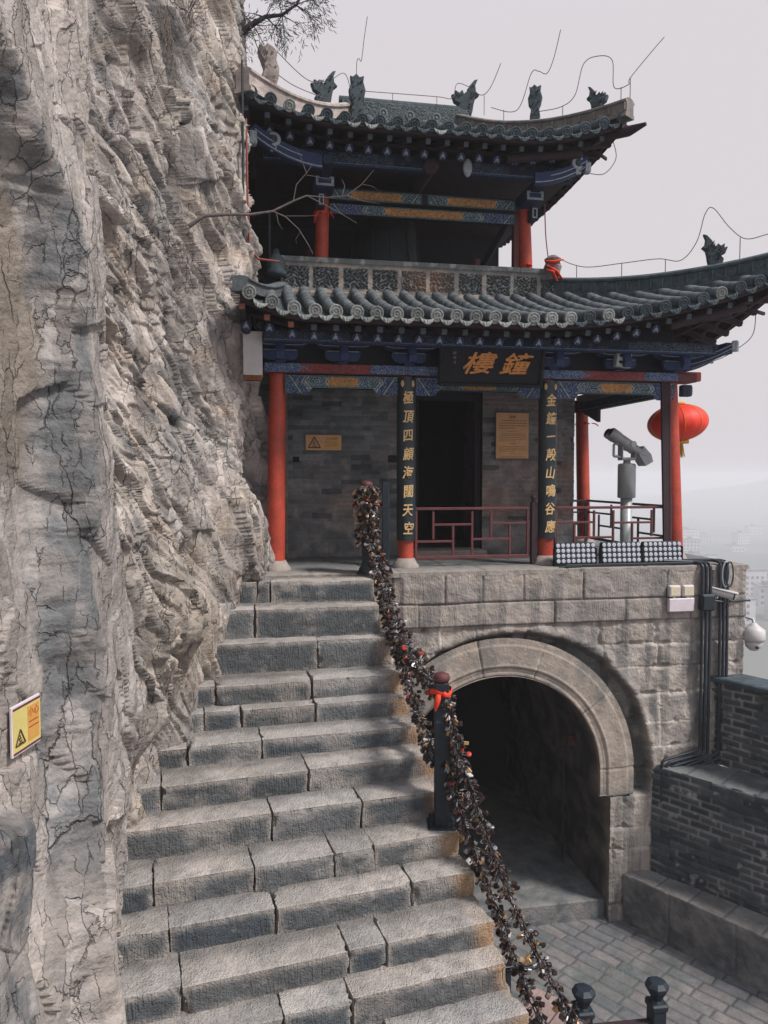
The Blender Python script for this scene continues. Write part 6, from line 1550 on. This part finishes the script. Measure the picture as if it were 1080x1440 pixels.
# ================================================================== COURTYARD
def build_yard():
    # ground sheet: herringbone-ish brick courses laid at an angle, fine near, coarse far
    xs = np.arange(-.2, 6.2, .016); ys = np.arange(4.6, 9.6, .016); X, Y = np.meshgrid(xs, ys)
    dx, dy = .69, -.72; a = X*dx+Y*dy; b = X*-dy+Y*dx
    a = a+.02*fbm2(X*2, Y*2, 701, 3); b = b+.02*fbm2(X*2+9, Y*2, 702, 3)
    bh, bw = .17, .36; row = np.floor(b/bh); sh = _h(row, row*0, 1, 71)*.9; uu = a/bw+sh; c = np.floor(uu); fu = (uu-c)*bw; fb = b-row*bh
    e = np.minimum(np.minimum(fu, bw-fu), np.minimum(fb, bh-fb)); bid = _h(c, row, 2, 72)
    n = fbm2(X*7, Y*7, 703, 4)
    Z = GZ + .008*(bid-.5) - .012*np.exp(-(e/.009)**2) + .006*n
    C = mixc((.22, .195, .19), (.145, .15, .158), bid); C = mixc(C, (.29, .26, .25), sst(0, .5, fbm2(X*2, Y*2, 704, 4))*.6)
    C = mixc(C, (.05, .055, .06), np.exp(-(e/.011)**2)*.8); C = mixc(C, (.11, .125, .12), sst(.0, .45, fbm2(X*1.6+4, Y*1.6, 705, 4))*.5)
    o = grid_obj('paving', np.stack([X, Y, Z], -1), C, M['rough']); tag(o, 'worn brick paving of the courtyard', 'paving', kind='structure')
build_yard()
def terrace_wall(name, a, d, L, z0, z1, th, seed, lab, brick, copc):
    """long low wall: face towards the courtyard, flat top going back by th"""
    st = .014; nx = int(L/st); nz = int((z1-z0)/st); nt_ = int(th/.02)+2
    S, Z = np.meshgrid(np.linspace(0, L, nx), np.linspace(z0, z1, nz)); T = np.zeros(S.shape)
    S2, T2 = np.meshgrid(np.linspace(0, L, nx), np.linspace(0.0, th, nt_)[1:]); Z2 = np.full(S2.shape, z1)
    S = np.concatenate([S, S2]); Z = np.concatenate([Z, Z2]); T = np.concatenate([T, T2]); top = T > 0
    n = fbm2(S*5, (Z-T)*5, seed, 4); nrm = np.array((d[1], -d[0]))      # points to the left/yard side
    if np.dot(nrm, (-1, 0)) < 0: nrm = -nrm
    if brick:
        Zj = Z+.01*fbm2(S*3, Z*3, seed+1, 2); bh, bw = .088, .25; Zj = Zj+.02*fbm2(S*1.1, Z*2, seed+9, 3); row = np.floor(Zj/bh); uu = S/bw+.5*(row % 2)+.15*_h(row, row*0, 3, seed); c = np.floor(uu); fu = (uu-c)*bw; fz = Zj-row*bh
        e = np.minimum(np.minimum(fu, bw-fu), np.minimum(fz, bh-fz)); bid = _h(c, row, 4, seed)
        dd = -.016*np.exp(-(e/.008)**2)+.02*(bid-.5)+.01*n-.03*(bid > .9)
        C = mixc((.045, .056, .064), (.10, .108, .115), bid); C = mixc(C, (.36, .35, .34), np.exp(-(e/.012)**2)*sst(-.2, .3, fbm2(S*2.3, Z*2.3, seed+2, 4))*.7)
        C = mixc(C, (.40, .39, .38), sst(.42, .6, fbm2(S*9, Z*9, seed+3, 4))*.6)
    else:
        e = np.abs(((S+.2) % .8)-.4); e = .4-e; dd = .02*n+.012*fbm2(S*14, Z*14, seed+5, 3)-.02*np.exp(-(e/.01)**2)
        C = mixc((.115, .12, .125), (.19, .185, .18), sst(-.3, .4, n))
    tj = np.exp(-(np.minimum((S % .42), .42-(S % .42))/.012)**2)
    C = np.where(top[..., None], mixc(mixc(copc, np.array(copc)*.7, sst(-.3, .3, n)), (.05, .05, .055), tj*.6), C)
    edge = np.exp(-((z1-Z)/.03)**2)*(~top); C = mixc(C, copc, edge*.6)
    px_ = a[0]+d[0]*S+nrm[0]*np.where(top, -T, dd); py_ = a[1]+d[1]*S+nrm[1]*np.where(top, -T, dd); pz_ = np.where(top, Z+.008*n-.008*tj, Z)
    o = grid_obj(name, np.stack([px_-a[0], py_-a[1], pz_-z0], -1), np.clip(C, .02, .6), M['rough'], None, flip=False)
    o.location = (a[0], a[1], z0); return tag(o, lab, 'wall')
D = np.array((.66, -.751))
terrace_wall('bench_wall', (3.05, 9.18), D, 6.0, GZ-.1, -3.92, .42, 720, 'low grey stone bench wall along the right of the courtyard', False, (.27, .25, .235))
D2 = np.array((.70, -.714))
terrace_wall('brick_wall', (3.42, 9.26), D2, 6.0, -3.95, -2.55, .62, 730, 'dark brick retaining wall with a broad ledge on top, behind the stone bench', True, (.17, .175, .175))
D3 = np.array((.58, -.815))
terrace_wall('parapet_wall', (4.20, 9.50), D3, 5.0, -2.58, -1.50, .34, 740, 'upper dark brick parapet wall meeting the gate wall at the far right', True, (.15, .16, .165))
mb = MB(); L = 5.0; mb.box(0, L, -.05, .40, 0, .07, bev=.015); o = mb.obj('wall_coping', M['tiledark'], None, (4.20-.02, 9.50, -1.50), (0, 0, math.atan2(D3[1], D3[0]))); tag(o, 'dark stone coping slab capping the upper parapet wall', 'coping')
# stack of planks and a steel frame below the chains
t = empty('plank_stack', (.95, 6.6, GZ), .9, 'stack of pinkish planks lying on the courtyard below the chains', 'planks')
for k in range(5):
    mb = MB(); mb.box(0, 1.5, -.06, .055, 0, .04, bev=.004); mb.obj('plank', M['plank'], t, (rr.uniform(-.05, .05), -.3+k*.125, .02+.0*k), (0, 0, rr.uniform(-.01, .01)))
mb = MB(); mb.box(.2, .28, -.36, .26, -.03, .02); mb.box(1.2, 1.28, -.36, .26, -.03, .02); mb.obj('bearer', M['plank'], t)
t = empty('angle_iron', (1.35, 6.9, GZ+.12), .2, 'blue-grey angle frame leaning on the plank stack', 'frame')
mb = MB(); mb.box(0, .05, 0, .5, 0, .04, bev=.004); mb.box(0, .05, .46, .5, -.1, .5, bev=.004); mb.box(.0, .5, .46, .5, .46, .5, bev=.004); mb.obj('bar', M['postm'], t)

# ================================================================== DISTANCE
def build_far():
    # valley floor and hazy hills
    n = 180; xs = np.linspace(-2500, 4200, n); ys = np.linspace(14, 4200, n); X, Y = np.meshgrid(xs, ys)
    Z = -70+0*X; Z = np.where(Y < 60, GZ-.3-(Y-14)/46*(65), Z)
    Z = Z + 8*fbm2(X/90, Y/90, 801, 4)*sst(60, 140, Y)
    hill = 75*np.exp(-((X-1150)/420)**2-((Y-1700)/380)**2)*(1+.35*fbm2(X/220, Y/220, 802, 5)) + 66*np.exp(-((X-2600)/900)**2-((Y-2300)/560)**2)*(1+.3*fbm2(X/230, Y/230, 805, 5)) + 60*np.exp(-((X+600)/900)**2-((Y-2600)/560)**2)
    Z = np.minimum(Z+hill, 3+0*X)
    C = mixc((.10, .12, .10), (.17, .16, .14), sst(-.3, .3, fbm2(X/50, Y/50, 803, 4)))
    o = grid_obj('hills', np.stack([X, Y, Z], -1), C, M['rough']); tag(o, 'faint hazy hills and valley beyond the terrace', 'hills', kind='structure')
    xs = np.linspace(-60, 60, 80); ys = np.linspace(-30, 16, 60); X, Y = np.meshgrid(xs, ys)
    Z = GZ-.06+.02*fbm2(X, Y, 804, 3)-np.where(Y > 9.9, (Y-9.9)*1.3, 0)-np.where(X > 9, (X-9)*.8, 0)
    o = grid_obj('ground', np.stack([X, Y, Z], -1), np.zeros(X.shape+(3,))+np.array((.17, .165, .16)), M['rough']); tag(o, 'bare stony ground around the courtyard', 'ground', kind='structure')
build_far()
rr = random.Random(77)
for k in range(46):
    Yb = rr.uniform(350, 900); Xb = Yb*rr.uniform(.40, .66); w = rr.uniform(9, 22); d = rr.uniform(8, 16); h = rr.uniform(6, 20)
    t = empty('town_house', (Xb, Yb, -72), rr.uniform(-.3, .3), 'pale flat-roofed house in the hazy town far below', 'house', 'houses of the distant town')
    mb = MB(); mb.box(-w/2, w/2, -d/2, d/2, 0, h, bev=.1); mb.obj('wall', M['town'], t)
    mb = MB(); mb.box(-w/2-.4, w/2+.4, -d/2-.4, d/2+.4, h, h+.6, bev=.1); mb.box(-w*.2, w*.05, -d*.2, d*.2, h+.6, h+2.6, bev=.1); mb.obj('roof', M['townroof'], t)
    mb = MB()
    for fl in range(int(h/3.2)):
        for q in range(int(w/3)): mb.box(-w/2+.8+q*3, -w/2+2.2+q*3, -d/2-.06, -d/2+.05, 1+fl*3.2, 2.6+fl*3.2)
    mb.obj('window_row', M['towndk'], t)
# haze
mb = MB(); mb.box(-2600, 4300, -60, 4300, -95, 9.5)
hz = mb.obj('haze', None); hz.data.materials.clear()
hm = bpy.data.materials.new('haze_air'); hm.use_nodes = True; nt = hm.node_tree
for nd_ in list(nt.nodes):
    if nd_.type != 'OUTPUT_MATERIAL': nt.nodes.remove(nd_)
pv = nt.nodes.new('ShaderNodeVolumePrincipled'); pv.inputs['Density'].default_value = .0013; pv.inputs['Color'].default_value = (.93, .92, .95, 1); pv.inputs['Anisotropy'].default_value = .0
nt.links.new(pv.outputs[0], [n for n in nt.nodes if n.type == 'OUTPUT_MATERIAL'][0].inputs['Volume'])
hz.data.materials.append(hm); tag(hz, 'pale winter haze filling the valley', 'haze', kind='stuff')

# ================================================================== LIGHT, WORLD, CAMERA
EL, AZ = math.radians(50), math.radians(118)      # sun high on the right, slightly behind the camera
w = bpy.data.worlds.new('World'); scene.world = w; w.use_nodes = True; nt = w.node_tree; N = nt.nodes; L = nt.links
bg = N['Background']; sky = N.new('ShaderNodeTexSky'); sky.sky_type = 'NISHITA'; sky.sun_disc = False
sky.sun_elevation = EL; sky.sun_rotation = AZ; sky.air_density = 2.0; sky.dust_density = 6.0; sky.ozone_density = 1.5
mx = N.new('ShaderNodeMix'); mx.data_type = 'RGBA'; mx.inputs['Factor'].default_value = .93
L.new(sky.outputs[0], mx.inputs['A'])
tcw = N.new('ShaderNodeTexCoord'); sep = N.new('ShaderNodeSeparateXYZ'); L.new(tcw.outputs['Generated'], sep.inputs[0])
rmp = N.new('ShaderNodeValToRGB'); L.new(sep.outputs['Z'], rmp.inputs[0]); e = rmp.color_ramp.elements
e[0].position = .0; e[0].color = (.735, .695, .73, 1); e[1].position = .95; e[1].color = (.56, .79, 1.04, 1)
k_ = rmp.color_ramp.elements.new(.5); k_.color = (.75, .70, .725, 1)
sc_ = N.new('ShaderNodeVectorMath'); sc_.operation = 'SCALE'; sc_.inputs['Scale'].default_value = 10.; L.new(rmp.outputs[0], sc_.inputs[0]); L.new(sc_.outputs[0], mx.inputs['B'])    # overcast veil over the clear sky
L.new(mx.outputs['Result'], bg.inputs['Color']); bg.inputs['Strength'].default_value = .10
sun = bpy.data.lights.new('Sun', 'SUN'); sun.energy = 4.0; sun.angle = math.radians(10); sun.color = (1, .95, .90)
so = bpy.data.objects.new('Sun', sun); col.objects.link(so)
sd = Vector((math.sin(AZ)*math.cos(EL), math.cos(AZ)*math.cos(EL), math.sin(EL)))
so.rotation_euler = sd.to_track_quat('Z', 'Y').to_euler()
cam = bpy.data.cameras.new('Camera'); co = bpy.data.objects.new('Camera', cam); col.objects.link(co); scene.camera = co
co.location = (0, 0, 1.13); co.rotation_euler = (PI/2-math.atan(50/1040), 0, 0)
cam.lens = 26.0; cam.sensor_width = 36; cam.sensor_fit = 'AUTO'; cam.clip_end = 6000; cam.clip_start = .05
scene.view_settings.view_transform = 'Standard'; scene.view_settings.look = 'None'; scene.view_settings.gamma = 1; scene.view_settings.exposure = 0
scene.cycles.volume_bounces = 2; scene.cycles.max_bounces = 8; scene.cycles.diffuse_bounces = 4
